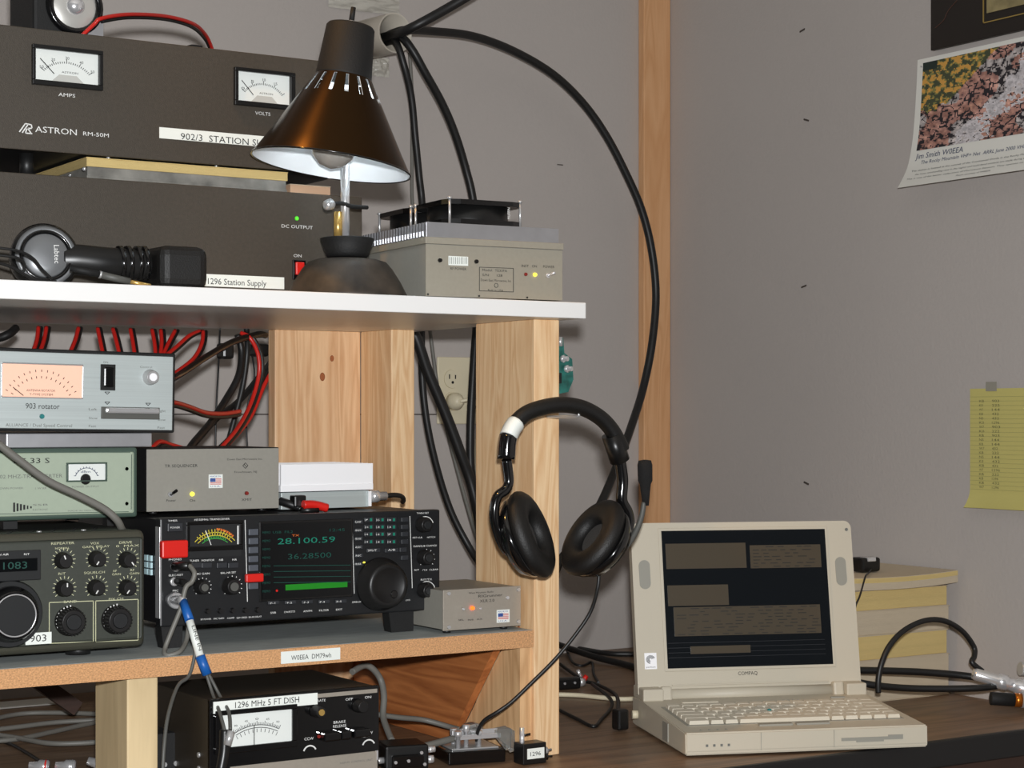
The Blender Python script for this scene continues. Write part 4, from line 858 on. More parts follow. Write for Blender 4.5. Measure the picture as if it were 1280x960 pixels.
mb = MB().text('LINE IN', b+dv*.15-FW*.0052-zz*.0015, xx, -zz if zz.x < 0 else zz, dv.length*.7, .0035); part_at('lettering', mb, 'prk', yc)
part_at('wire', MB().tube([onY(*q) for q in ((258, 843, 1.934), (266, 868, 1.925), (275, 892, 1.885), (281, 914, 1.868))], .002, 6), 'greyd', yc)
part_at('wire', MB().tube([onY(*q) for q in ((261, 843, 1.934), (275, 870, 1.925), (286, 890, 1.885), (288, 912, 1.868))], .002, 6), 'greyd', yc)
part_at('plug', MB().tube([onY(281, 912, 1.868), onY(280, 940, 1.866), onY(276, 962, 1.864)], .006, 8), 'blk', yc)
part_at('plug', MB().tube([onY(289, 914, 1.862), onY(284, 932, 1.86)], .0045, 8), 'steel', yc)
cable('thin dark lead hanging off the lower shelf edge behind the blue-sleeved one', [(245, 790, 1.948), (243, 820, 1.945), (236, 845, 1.94), (222, 858, 1.93), (210, 895, 1.9), (205, 935, 1.885), (203, 975, 1.88)], .0021, 'greyd')
# --- power wiring behind, under the top shelf
G3 = 'red and black power wires hanging under the top shelf'
def U(x, y, Y):
    q = onY(x, y, Y); q.z = min(q.z, ZT0-.006) if Y < 2.4 else q.z; return q
wires = [((48, 409), (46, 425), (41, 440)), ((58, 409), (55, 425), (50, 440)), ((98, 409), (94, 425), (87, 442)), ((122, 409), (125, 425), (129, 444)), ((141, 409), (145, 425), (150, 446)), ((163, 410), (166, 428), (169, 448)), ((190, 410), (193, 428), (195, 448)), ((201, 410), (202, 428), (200, 448)), ((219, 410), (210, 430), (202, 448)),
         ((250, 410), (236, 420), (220, 434), (204, 447)), ((254, 411), (252, 430), (242, 448), (222, 464), (205, 474))]
wl = ('first', 'second', 'third', 'fourth', 'fifth', 'sixth', 'seventh', 'eighth', 'ninth', 'tenth', 'last')
for i, pts in enumerate(wires):
    t = thing('power_wire', 'red and black power wire under the top shelf, %s from the left' % wl[i] if i < 10 else 'red and black power wire looping right behind the rotator box, nearest the dark cable tangle', 'cable', onY(pts[0][0], pts[0][1], 2.36), 0, G3)
    Yq = [2.36]+[2.36-.02*j for j in range(1, len(pts))]
    part_at('wire', MB().tube([U(x, y, Y) for (x, y), Y in zip(pts, Yq)], .0028, 7, 5), 'redw', t, 'red wire')
    part_at('wire', MB().tube([U(x+3.5, y+.6, Y+.004) for (x, y), Y in zip(pts, Yq)], .0026, 7, 5), 'rub', t, 'black wire')
def pair(label, pts, dx=3.5, dy=0):
    t = thing('power_wire', label, 'cable', onY(*pts[0]))
    part_at('wire', MB().tube([U(*p) for p in pts], .0030, 7), 'redw', t, 'red wire'); part_at('wire', MB().tube([U(p[0]+dx, p[1]+dy, p[2]+.004) for p in pts], .0030, 7), 'rub', t, 'black wire')
pair('red and black wire bowing right then down behind the sequencer box', [(301, 411, 2.38), (313, 423, 2.37), (323, 445, 2.37), (323, 472, 2.37), (312, 508, 2.36), (295, 538, 2.33), (272, 566, 2.3), (265, 590, 2.28)], 4)
pair('red and black wire crossing from the knotty board down to the sequencer box', [(345, 455, 2.41), (330, 482, 2.40), (314, 520, 2.38), (292, 548, 2.34), (272, 568, 2.3)], -3.5, -3)
pair('red and black wire leaving the right side of the silver rotator box', [(205, 501, 2.15), (222, 504, 2.18), (238, 509, 2.22), (258, 516, 2.26), (280, 517, 2.3), (300, 514, 2.33)], 0, 4)
pair('red and black wire bundle behind the pale green transverter', [(228, 560, 2.25), (214, 556, 2.24), (200, 552, 2.22), (190, 560, 2.2)], 4, 5)
GB = 'black cables tangled left of the knotty board'
cable('black cable with grey highlight slanting down left from the shelf to the rotator box', [(332, 408, 2.39), (322, 414, 2.38), (290, 428, 2.36), (255, 448, 2.32), (225, 468, 2.28), (205, 480, 2.22)], .0048, 'blkg', GB)
cable('black cable dropping from the shelf and curving left behind the sequencer', [(297, 408, 2.39), (302, 440, 2.39), (298, 470, 2.38), (282, 500, 2.37), (262, 530, 2.34), (240, 556, 2.3), (225, 580, 2.26)], .0050, 'rub', GB)
cable('black cable coming from behind the knotty board down left', [(345, 445, 2.45), (325, 470, 2.44), (300, 500, 2.42), (270, 524, 2.38), (245, 552, 2.34), (225, 575, 2.3)], .0046, 'rub', GB)
cable('black cable hanging straight down left of the knotty board', [(308, 408, 2.39), (309, 440, 2.4), (304, 480, 2.4), (294, 520, 2.4), (284, 560, 2.4), (280, 600, 2.4)], .0042, 'rub', GB)
cable('thin black wire hanging straight down left of the cable tangle', [(275, 408, 2.39), (273, 460, 2.41), (270, 520, 2.42), (269, 600, 2.42)], .0014, 'rub', GB)
cable('thin black wire near the bottom right of the cable tangle', [(312, 430, 2.43), (318, 470, 2.44), (308, 520, 2.44), (312, 600, 2.44)], .0014, 'rub', GB)
cable('short thick black cable at the left edge just under the top shelf', [(-20, 424, 2.36), (0, 422, 2.36), (12, 417, 2.36), (20, 408, 2.37)], .0055, 'rub')
single('cable_connector', MB().box(*sorted((onY(273, 438, 2.4).x, onY(288, 438, 2.4).x)), 2.385, 2.41, onY(280, 449, 2.4).z, onY(280, 429, 2.4).z, .004), 'blk', 'black connector block in the cable tangle, left one', 'connector')
single('cable_connector', MB().box(*sorted((onY(314, 438, 2.43).x, onY(330, 438, 2.43).x)), 2.41, 2.44, onY(322, 446, 2.43).z, onY(322, 430, 2.43).z, .004), 'blk', 'black connector block in the cable tangle, right one beside the knotty board', 'connector')

# ================================================================== ON THE DESK, LEFT
rt = Dev('rotator_controller', 'black rotator control box with white meter and dish label on the desk', 'control box', (onY(262, 900, 1.90).x, 1.90, ZD+.006))
xr = rt.l(474, 900)[0]; zt = rt.l(368, 866)[1]
rt.part('case', MB().box(.001, xr-.001, .004, .17, 0, zt-.001, .002), mat('brown_black_case', (48, 42, 34), .45))
rt.part('front_panel', MB().box(0, xr, 0, .006, 0, zt, .001), 'blkg')
x0, x1, z0, z1 = rt.rc(268, 864, 471, 872); 
rt.part('trim_strip', MB().box(.004, xr-.003, -.0008, 0, zt-.008, zt-.0035), 'aluface'); rt.part('trim_strip', MB().box(.024, xr-.003, -.0012, 0, .002, rt.l(420, 944)[1]), 'aluface')
rt.part('corner_strip', MB().box(xr-.004, xr-.002, -.0014, 0, rt.l(470, 950)[1], rt.l(470, 938)[1]), 'chrome')
m_, (a0, a1, c0, c1) = meter(rt, (268, 884, 370, 938), (276, 890, 364, 930), fm='blkg', depth=.004)
w_, h_ = a1-a0, c1-c0; cx = (a0+a1)/2; mb = MB(); k = rt.k()
cz = c0-h_*1.0; r0 = h_*1.6
for i in range(31):
    a = R(118-56*i/30); l_ = 1.08 if i % 5 == 0 else 1.05
    rt.lbar(mb, (cx+r0*1.0*math.cos(a), cz+r0*math.sin(a)), (cx+r0*l_*math.cos(a), cz+r0*l_*math.sin(a)), .5*k, -.0016)
    if i % 3 == 0: rt.lbar(mb, (cx+r0*.86*math.cos(a), cz+r0*.86*math.sin(a)), (cx+r0*.93*math.cos(a), cz+r0*.93*math.sin(a)), .5*k, -.0016)
for r_ in (1.0, .95):
    for i in range(20):
        a, b = R(118-56*i/20), R(118-56*(i+1)/20); rt.lbar(mb, (cx+r0*r_*math.cos(a), cz+r0*r_*math.sin(a)), (cx+r0*r_*math.cos(b), cz+r0*r_*math.sin(b)), .7*k, -.0016)
for i, s_ in enumerate(('90', '45', '0', '45', '90')):
    a = R(114-12*i); mb.text(s_, (cx+r0*1.1*math.cos(a)-.002, -.0016, cz+r0*1.1*math.sin(a)), (1, 0, 0), (0, 0, 1), .004, .0022)
rt.part('scale', mb, 'prk', parent=m_)
mb = MB(); rt.lbar(mb, (cx-.004, c0), (cx-.004, c0+h_*.62), .9*k, -.003); rt.part('needle', mb, 'blk', parent=m_)
lb = rt.plate('label_tape', 'tape', (266, 871.5, 396, 886), -.002, -.0006)
mb = MB(); rt.t(mb, '1296 MHz 5 FT DISH', 294, 881.5, 374, 7.6, -.0026); rt.part('lettering', mb, 'prk', parent=lb)
mb = MB()
for st, x0, yb, x1, h in (('CALIBRATE', 384, 877.5, 407, 3), ('OFF', 432, 875.5, 441, 3.2), ('ON', 456, 873, 464, 3.2), ('BRAKE', 417, 904, 432, 3.4), ('RELEASE', 416.5, 909, 433, 3.4), ('CCW', 380.5, 925, 392, 3.4), ('CW', 458, 917.5, 466, 3.4)): rt.t(mb, st, x0, yb, x1, h)
rt.arc(mb, 387, 941, 9, 25, 160, 1.8, 12); rt.arc(mb, 460.5, 933.5, 9, 25, 160, 1.8, 12)
rt.part('lettering', mb, 'prw')
mb = MB(); rt.t(mb, 'HAM-M  CONTROL UNIT', 425, 953, 466, 2.6, -.0016); rt.part('lettering', mb, 'prg')
rt.knob(398, 889.5, 7, .016, 'knobd', cap='brass'); rt.knob(451, 883, 7.5, .014, 'knobd'); rt.disc('lamp', 398, 920.5, 2.4, 'led_r', .002)
for px0, px1, py in ((400, 421, 919), (421, 434, 917), (437, 458, 914.5)): rt.plate('lever', 'blkg', (px0, py-5, px1, py+6), -.012, 0, .002)
mb = MB().box(.03, .06, .17, .2, .03, .06, .002); 
rt.part('side_screw', MB().cyl((.001, .03, .03), (-1, 0, 0), .003, .002, 8).cyl((.001, .03, .045), (-1, 0, 0), .003, .002, 8), 'steel')
for x in (.02, xr-.02):
    for y in (.02, .15): rt.part('foot', MB().cyl((x, y, -.0058), (0, 0, 1), .007, .006), 'rub')
cable('grey cable looping off the back right of the desk rotator box', [(440, 840, 2.07), (455, 832, 2.08), (466, 836, 2.08), (476, 850, 2.08), (480, 870, 2.07), (479, 895, 2.06), (484, 912, 2.04), (490, 926, 2.02)], .0042, 'grey')
# black box left behind desk rotator (small, half hidden)
bx = Dev('junction_box', 'small black box with terminals on the desk left of the rotator box', 'box', (.835-.045, 2.0, ZD+.001))
bx.part('case', MB().box(.008, .055, 0, .13, 0, .065, .002), 'blkm')
for i in range(3): bx.part('terminal', MB().cyl((.02+i*.014, 0, .03), (0, -1, 0), .003, .004, 8), 'steel')
# grey cable loops on the desk at far left
GL = 'grey cable loops on the desk at the left'
for i, (lab, pts) in enumerate((('top grey cable loop on the desk behind the short pale block', [(-30, 905), (20, 893), (70, 891), (125, 893), (160, 898)]), ('middle grey cable loop on the desk behind the short pale block', [(-30, 915), (20, 909), (70, 903), (125, 900), (160, 898)]),
        ('lower slanting grey cable on the desk behind the short pale block', [(-30, 928), (20, 924), (60, 916), (100, 907), (135, 900)]), ('bottom grey cable curving toward the short pale block', [(-30, 915), (20, 922), (60, 929), (100, 929), (140, 926)]))):
    P_ = [onZ(x, y, ZD+.0035+i*.0018) for x, y in pts]
    single('cable', MB().tube(P_, .0034, 8), 'grey', lab, 'cable', GL)
P_ = [onZ(x, y, ZD+.003) for x, y in ((-20, 922), (10, 929), (35, 942), (58, 958), (75, 975))]; single('cable', MB().tube(P_, .0022, 8), 'rub', 'thin black cable in front of the grey loops at the lower left', 'cable')
for i, (px, lab) in enumerate(((62, 'silver connector on the desk at the bottom edge, leftmost of three'), (95, 'silver connector on the desk at the bottom edge, middle of three'), (134, 'silver connector on the desk beside the short pale block'))):
    q = onZ(px, 958, ZD+.010); t = thing('connector', lab, 'connector', (q.x, q.y, ZD+.0012))
    obj('body', MB().lathe([(.006, 0), (.008, .002), (.008, .012), (.006, .014), (.005, .024)], (0, 0, .0085), (-.8, .4, .05 if i < 2 else .3), 14), 'chrome', t); obj('ring', MB().ring((-.004, .002, .0085), (-.8, .4, .05), .0072, .0015, 16, 6), 'redp' if i == 0 else 'steel', t)
wp = onZ(20, 880, ZD)
single('paper_sheet', MB().box(.35, .93, YW-.10, YW-.045, ZD+.0008, ZD+.003), 'pap', 'white papers lying on the desk against the back wall, behind the cable loops', 'paper')
# dark slanted strut below shelf
a_ = onY(45, 850, 2.45); b_ = onY(95, 885, 2.45); st_ = MB(); d_ = (b_-a_).normalized(); st_.obox((a_+b_)/2, (d_, Vector((0, 1, 0)), d_.cross(Vector((0, 1, 0)))), (b_-a_).length/2, .01, .010); single('wooden_strut', st_, 'deskf', 'dark slanted strut in the shade under the left of the lower shelf', 'strut')

# ================================================================== MORSE PADDLE
pc = onZ(607, 952, ZD); mp_ = thing('morse_paddle', 'chrome and clear morse paddle on black base by the front upright', 'morse key', (pc.x, pc.y, ZD+.0005), R(-12))
obj('base', MB().box(-.052, .022, -.012, .062, 0, .016, .0015), 'blkg', mp_)
obj('top_plate', MB().box(-.045, .016, -.004, .055, .016, .018, .0008), 'steel', mp_)
for x, y, h in ((-.036, .0, .022), (-.022, .01, .028), (-.03, .035, .02), (.0, .03, .024), (-.006, .008, .02)):
    obj('post', MB().lathe([(.003, .017), (.003, .017+h*.7), (.0045, .017+h*.7), (.0045, .017+h)], (x, y, 0), (0, 0, 1), 12), 'chrome', mp_)
for y, z in ((.006, .03), (.018, .034)): obj('arm', MB().box(-.038, .022, y-.002, y+.002, z-.003, z+.003, .0008), 'chrome', mp_)
obj('contact_arm', MB().tube([(-.038, .02, .032), (-.02, .026, .036), (.0, .03, .036), (.012, .026, .03)], .002, 8), 'chrome', mp_)
obj('spring', MB().tube([(-.01+.003*math.cos(k*1.2), .012+k*.0006, .033+.003*math.sin(k*1.2)) for k in range(20)], .0006, 5, 2), 'chrome', mp_)
for y in (.006, .020): obj('finger_plate', MB().prism([(.014, y, .036), (.030, y-.01, .04), (.036, y-.012, .036), (.036, y-.014, .012), (.030, y-.012, .010), (.02, y-.004, .024)], (.0, .0022, 0)), 'acry', mp_, 'clear finger plate')
obj('dome', MB().lathe([(.017, 0), (.015, .007), (.010, .012), (.003, .014)], (-.008, .03, .03), (0, 0, 1), 20), 'acry', mp_, 'clear dome')
jx = onZ(655, 948, ZD); jb = Dev('jack_box', 'small black jack block with 1296 label beside the morse paddle', 'connector', (onY(654, 940, 1.912).x, 1.912, ZD+.0005), 0)
xj = jb.l(683, 940)[0]
jb.part('body', MB().box(0, xj, 0, .022, .0, jb.l(668, 930)[1]+.001, .001), 'blk'); lb = jb.plate('label_tape', 'tape', (659, 935, 680, 948), -.0008, 0)
mb = MB(); jb.t(mb, '1296', 663, 944.5, 676, 5, -.0012); jb.part('lettering', mb, 'prk', parent=lb)
jb.part('post', MB().cyl((.006, .012, .012), (0, 0, 1), .003, .032, 12), 'chrome'); jb.part('thumb_screw', MB().lathe([(.005, 0), (.005, .007), (.0015, .008), (.0015, .014)], (xj, .01, .012), (1, 0, .1), 12), 'steel')
jb.part('thumb_screw', MB().lathe([(.0045, 0), (.0045, .006), (.0015, .007), (.0015, .012)], (xj, .008, .004+.002), (1, -.3, 0), 12), 'blkg'); jb.part('thumb_screw', MB().cyl((.008, .012, .034), (1, 0, .1), .0013, .01, 8), 'blk')
# black plug cluster
cp = Dev('plug_block', 'black multi-pin plug with chrome screws lying between the rotator box and the paddle', 'connector', (onY(478, 925, 1.965).x, 1.965, ZD+.0008), R(-14))
cp.part('shell', MB().box(.004, .058, 0, .05, 0, .030, .003), 'blk'); cp.part('hood', MB().box(.01, .05, -.008, 0, .004, .02, .002), 'blkg')
for x, z in ((.014, .012), (.03, .013), (.05, .008), (.046, .022)): cp.part('screw', MB().lathe([(.0022, 0), (.002, .002)], (x, -.008, z), (0, -1, 0), 8), 'chrome')
cp.part('thumb_nut', MB().cyl((.058, .01, .022), (1, 0, 0), .004, .01, 10), 'chrome'); cp.part('thumb_nut', MB().cyl((.058, .01, .010), (1, 0, 0), .005, .008, 10), 'chrome'); cp.part('pin', MB().cyl((.004, .01, .012), (-1, 0, 0), .004, .01, 10), 'steel')
b = cp.o
cable('grey flat cable running from the black multi-pin plug toward the paddle', [(526, 934, 1.985), (545, 929, 1.99), (575, 921, 2.0), (598, 916, 2.0)], .0045, 'grey')
cable('grey cable on the desk behind the black multi-pin plug', [(470, 893, 2.1), (500, 897, 2.1), (530, 900, 2.1), (560, 908, 2.08), (575, 912, 2.06)], .0036, 'grey')
# ================================================================== HEADSET HANGING
HY0 = 1.885
hs = thing('headset', 'black padded headset with boom microphone hanging from the front upright', 'headset', onY(700, 690, HY0))
def hsp(px, py, dy=0): return onY(px, py, HY0+dy)
bandp = [(635, 548), (643, 531), (658, 517), (680, 509), (703, 506), (728, 510), (750, 522), (765, 538), (775, 556), (777, 562)]
part_at('headband', MB().tube([hsp(*q) for q in bandp], .0098, 12, rb=.016, side=FW), 'leath', hs)
lbp = [hsp(638, 538, -.0), hsp(629, 556, 0)]
part_at('label_tape', MB().tube([hsp(645, 529), hsp(640, 536), hsp(635.5, 546)], .0112, 12, 3, rb=.0172, side=FW), 'tape', hs, 'white label on the headband')
part_at('slider_housing', MB().tube([hsp(636, 545), hsp(634, 556), hsp(633, 574)], .0112, 12, 3, rb=.0168, side=FW), 'blkg', hs)
part_at('slider_housing', MB().tube([hsp(764, 543), hsp(775, 576)], .0125, 12, 2, rb=.0175, side=FW), 'blk', hs)
part_at('yoke', MB().tube([hsp(633, 574), hsp(636, 600), hsp(632, 612), hsp(621, 622), hsp(618, 645), hsp(624, 670), hsp(634, 688), hsp(646, 686)], .0064, 10, rb=.010, side=FW), 'blkg', hs)
part_at('yoke', MB().tube([hsp(774, 570), hsp(778, 600), hsp(777, 625), hsp(784, 640), hsp(786, 655), hsp(780, 672)], .0075, 10, rb=.010, side=FW), 'blkg', hs)
def earcup(cx, cy, axis, R_, n):
    c = hsp(cx, cy); 
    major = None
    x, y, z = basis(axis); mb = MB(); rings = []
    for k in range(44):
        a = 2*math.pi*k/44; dd_ = x*math.cos(a)*.93+y*math.sin(a)*1.08
        rings.append([mb.bm.verts.new(c+dd_*R_*(.69+.31*math.cos(b_))+z*R_*.24*math.sin(b_)) for b_ in [2*math.pi*j/14 for j in range(14)]])
    for k in range(44):
        p_, q_ = rings[k], rings[(k+1) % 44]
        for j in range(14): mb.bm.faces.new((p_[j], q_[j], q_[(j+1) % 14], p_[(j+1) % 14])).smooth = True
    part_at('ear_pad', mb, 'leath', hs)
    part_at('ear_cloth', MB().lathe([(R_*.55, -.002), (R_*.5, -.003)], c, axis, 24), 'cloth', hs)
    part_at('ear_shell', MB().lathe([(R_*.98, -.006), (R_*.98, -.013), (R_*.85, -.024), (R_*.4, -.03), (.002, -.031)], c, axis, 36, cap1=False), 'blkg', hs)
axL = camdir(.90, .36, .32); axR = camdir(-.70, .58, .46)
earcup(664, 668, axL, .051, 0); earcup(741, 672, axR, .050, 1)
part_at('hinge', MB().lathe([(.008, 0), (.008, .01)], hsp(642, 687), (-.3, -1, 0), 12), 'blk', hs)
part_at('mic_boom', MB().tube([hsp(748, 708), hsp(765, 698), hsp(783, 682), hsp(795, 664), hsp(802, 645), hsp(805, 628)], lambda t: .0048-.0016*t, 8), 'greyd', hs)
part_at('mic_capsule', MB().lathe([(.004, -.006), (.0058, .010), (.0072, .021), (.0092, .025), (.0095, .045), (.0080, .0505), (.002, .0515)], hsp(807, 626), camdir(-.02, 1, .0), 16), 'foam', hs, 'black microphone capsule')
part_at('cord_exit', MB().tube([hsp(746, 706), hsp(749, 717)], .006, 10), 'blkg', hs)
part_at('cord', MB().tube([hsp(749, 715), hsp(747, 735, .0), hsp(738, 765, .01), hsp(718, 795, .02), hsp(693, 825, .03), hsp(665, 853, .04), hsp(640, 877, .05), onY(622, 890, 1.942), onY(606, 900, 1.955), onY(598, 912, 1.965), onY(596, 926, 1.97)], .0024, 8), 'rub', hs, 'black cord')
zh = onY(712, 521, 1.89).z
nl = single('hook', MB().tube([(1.299, YP-.0005, zh), (1.299, YP-.03, zh), (1.299, YP-.066, zh), (1.299, YP-.070, zh+.004)], .0018, 8), 'steel', 'small steel hook in the front upright under the headset band', 'hook')

# ================================================================== LAPTOP
lyaw = R(-21); lz = ZD+.003
p = onZ(857, 948, ZD)
lp_ = thing('laptop', 'beige open laptop with dark screen on the desk', 'laptop', (p.x, p.y, lz), lyaw)
LW, LD, H0, H1 = .322, .250, .028, .038
mb = MB().prism([(0, 0, .0), (0, -.001, .004), (0, 0, H0), (0, LD*.78, H1), (0, LD, H1), (0, LD, 0)], (LW, 0, 0)); 
bmesh.ops.bevel(mb.bm, geom=[e for e in mb.bm.edges], offset=.0018, segments=2, affect='EDGES'); obj('base', mb, 'lap', lp_)
def deckz(y): return H0+(H1-H0)*y/(LD*.78)
for x in (.02, LW-.03):
    for y in (.015, LD-.02): obj('foot', MB().box(x, x+.012, y, y+.008, -.0029, 0), 'rub', lp_)
obj('hinge_block', MB().box(.001, .030, LD-.052, LD, H1-.001, H1+.016, .002), 'lap', lp_); obj('hinge_block', MB().box(LW-.030, LW-.001, LD-.052, LD, H1-.001, H1+.016, .002), 'lap', lp_)
obj('seam', MB().box(.098, .0985, -.0012, .001, .004, H0-.002).box(.195, .1955, -.0012, .001, .004, H0-.002), 'lapd', lp_)
mb = MB().box(.205, .288, -.0014, .001, .0115, .0155).box(.225, .262, -.0016, .001, .0095, .0115).box(.268, .288, -.0016, .001, .0155, .0175); obj('floppy_slot', mb, 'lapd', lp_, 'grey floppy slot')
obj('side_port', MB().box(-.0012, .001, .075, .10, .004, .028, .0004), 'lapd', lp_)
mb = MB()
for i in range(4): mb.box(.026+i*.0095, .029+i*.0095, -.0014, 0, .0105, .0135)
obj('indicator_icons', mb, 'prg', lp_)
# keyboard
tilt = math.atan2(H1-H0, LD*.78)
def slope_obj(name, mb, m, x, y, z=0, parent=lp_):
    o = obj(name, mb, m, parent); o.location = (x, y, deckz(y)+z); o.rotation_euler = (tilt, 0, 0); return o
slope_obj('keyboard_well', MB().box(0, .294, 0, .118, -.001, .0004), 'lapd', .014, .040)
kcache = {}
def key(w_, d_):
    k_ = (round(w_, 4), round(d_, 4))
    if k_ not in kcache:
        mb = MB(); g_ = .0012; b = [(g_, g_, 0), (w_-g_, g_, 0), (w_-g_, d_-g_, 0), (g_, d_-g_, 0)]; t_ = [(g_*1.8, g_*1.8, .0048), (w_-g_*1.8, g_*1.8, .0048), (w_-g_*1.8, d_-g_*1.6, .0052), (g_*1.8, d_-g_*1.6, .0052)]
        A = [mb.bm.verts.new(v) for v in b]; B = [mb.bm.verts.new(v) for v in t_]; mb.bm.faces.new(B)
        for i in range(4): mb.bm.faces.new((A[i], A[(i+1) % 4], B[(i+1) % 4], B[i]))
        me = mb.mesh('key'); me.materials.append(M['key']); kcache[k_] = me
    return kcache[k_]
rows = [(.019, [1.5, 1, 1, 6.4, 1, 1, 1, 1, 1.0]), (.019, [2.3]+[1]*10+[1.6, 1]), (.019, [1.8]+[1]*11+[2.1]), (.019, [1.5]+[1]*12+[1.4]), (.019, [1]*13+[1.9]), (.013, [1]*15)]
y = .043
for ri, (dd, ws) in enumerate(rows):
    U = .288/sum(ws); x = .017
    for w_ in ws:
        o = obj('key', key(w_*U, dd), 'key', lp_); o.location = (x, y, deckz(y)+.0006); o.rotation_euler = (tilt, 0, 0); x += w_*U
    y += dd
slope_obj('pointing_stick', MB().lathe([(.0028, 0), (.003, .002), (.001, .003)], (0, 0, 0)), 'teal', .142, .092, .0046)
for x in (.105, .155): slope_obj('click_button', MB().box(0, .045, 0, .009, -.0005, .0025, .0008), 'lapd', x, .024)
slope_obj('status_display', MB().box(0, .05, 0, .007, -.0005, .001), 'key', .05, .178); slope_obj('power_button', MB().box(0, .02, 0, .005, -.0005, .0018, .0005), 'lapd', .262, .18)
mb = MB()
for i in range(4): mb.box(.19+i*.007, .193+i*.007, .175, .177, deckz(.176), deckz(.176)+.0008)
obj('indicator', mb, 'lapd', lp_)
mb = MB()
for i in range(4): mb.prism([(.022+i*.011, .012, deckz(.012)+.0003), (.026+i*.011, .012, deckz(.012)+.0003), (.024+i*.011, .018, deckz(.018)+.0003)], (0, 0, .0003))
obj('mark', mb, 'lapd', lp_)
# lid (empty-free: sub-parts use the lid mesh as parent)
LH = .236
mb = MB(); pts = []
def lid_outline():
    o_ = []
    r_ = .010
    for (cx, cz, a0) in ((r_, r_*.3, 180), (LW-r_, r_*.3, 270), (LW-r_, LH-r_, 0), (r_, LH-r_, 90)):
        for i in range(6):
            a = R(a0+90*i/5); o_.append((cx+r_*math.cos(a), cz+(r_ if cz > .02 else r_*.3)*math.sin(a)))
    res = []
    for x, z in o_:
        if z > LH-.012: z += .004*(1-((x-LW/2)/(LW/2))**2)
        res.append((x, z))
    return res
OL = lid_outline(); mb = MB().prism([(x, 0, z) for x, z in OL], (0, .014, 0))
lid = obj('lid', mb, 'lap', lp_); lid.location = (0, LD-.030, H1+.004); lid.rotation_euler = (R(-10), 0, 0)
SX0, SX1, SZ0, SZ1 = .043, LW-.026-.014, .036, LH-.011
obj('bezel_lip', MB().box(SX0-.004, SX1+.004, -.0018, 0, SZ0-.004, SZ1+.004, .0008), 'lap', lid)
obj('screen', MB().box(SX0, SX1, -.0022, -.001, SZ0, SZ1), 'lcd', lid, 'dark screen')
def sxz(u, v): return SX0+(SX1-SX0)*u, SZ0+(SZ1-SZ0)*v
txt = MB()
for (u0, v0, u1, v1, nl_) in ((.02, .72, .505, .905, 0), (.53, .715, .965, .885, 7), (.02, .45, .385, .60, 0), (.05, .23, .94, .44, 9), (.14, .10, .50, .155, 0)):
    a = sxz(u0, v0); b = sxz(u1, v1); obj('window_pane', MB().box(a[0], b[0], -.0026, -.002, a[1], b[1]), 'lcdw', lid)
    for i in range(nl_):
        z = a[1]+(b[1]-a[1])*(i+.5)/nl_
        x = a[0]+.004
        while x < b[0]-.012:
            w_ = random.uniform(.006, .014)
            if random.random() < .75: txt.box(x, x+w_, -.0028, -.0026, z-.0006, z+.0006)
            x += w_+random.uniform(.003, .010)
obj('screen_text', txt, 'lcdt', lid, stuff=True)
mb = MB()
for i in range(4): a = sxz(.0, .16-i*.035+.02); mb.box(SX0+.002, SX1-.01, -.0024, -.0021, a[1], a[1]+.0006)
obj('screen_lines', mb, mat('lcd_line', (38, 40, 44), .4), lid)
for x in (.017, LW-.019):
    sp_ = MB(); n = 20; pts = []
    for i in range(n):
        a = 2*math.pi*i/n; pts.append((x+.008*math.cos(a), -.0008, LH*.70+(.012 if math.sin(a) > 0 else -.012)+.008*math.sin(a)))
    sp_.prism(pts, (0, .001, 0)); obj('speaker_grille', sp_, 'lapd', lid)
mb = MB().text('COMPAQ', (LW*.445, -.0006, SZ0-.0115), (1, 0, 0), (0, 0, 1), .028, .0048); obj('lettering', mb, 'prk', lid)
stk = obj('sticker', MB().box(.011, .028, -.0008, 0, .036, .058), 'alub', lid, 'silver swirl sticker')
mb = MB()
for i in range(4):
    rr_ = .0022+i*.0013
    for k in range(10):
        a, b = R(20+24*k), R(20+24*(k+1)); 
        A = Vector((.0195+rr_*math.cos(a), -.001, .049+rr_*.9*math.sin(a))); B = Vector((.0195+rr_*math.cos(b), -.001, .049+rr_*.9*math.sin(b))); x_ = (B-A); mb.obox((A+B)/2, (x_.normalized(), Vector((0, 1, 0)), x_.normalized().cross(Vector((0, 1, 0)))), x_.length/2, .0002, .0003)
mb.text('pentium', (.013, -.001, .038), (1, 0, 0), (0, 0, 1), .013, .002)
obj('swirl', mb, 'prk', lid)
obj('latch', MB().cyl((LW-.007, 0, LH-.012), (0, -1, 0), .0022, .0012, 10), 'prg', lid)
obj('hinge_cover', MB().box(.030, .045, -.012, .008, -.012, .012, .003), 'lap', lid); obj('hinge_cover', MB().box(LW-.045, LW-.030, -.012, .008, -.012, .012, .003), 'lap', lid)
obj('lid_ridge', MB().box(.048, LW-.048, -.003, 0, .012, .014, .0006), 'lap', lid)
obj('hinge_barrel', MB().tube([(.045, .002, .0), (LW-.045, .002, .0)], .009, 10), 'lap', lid)
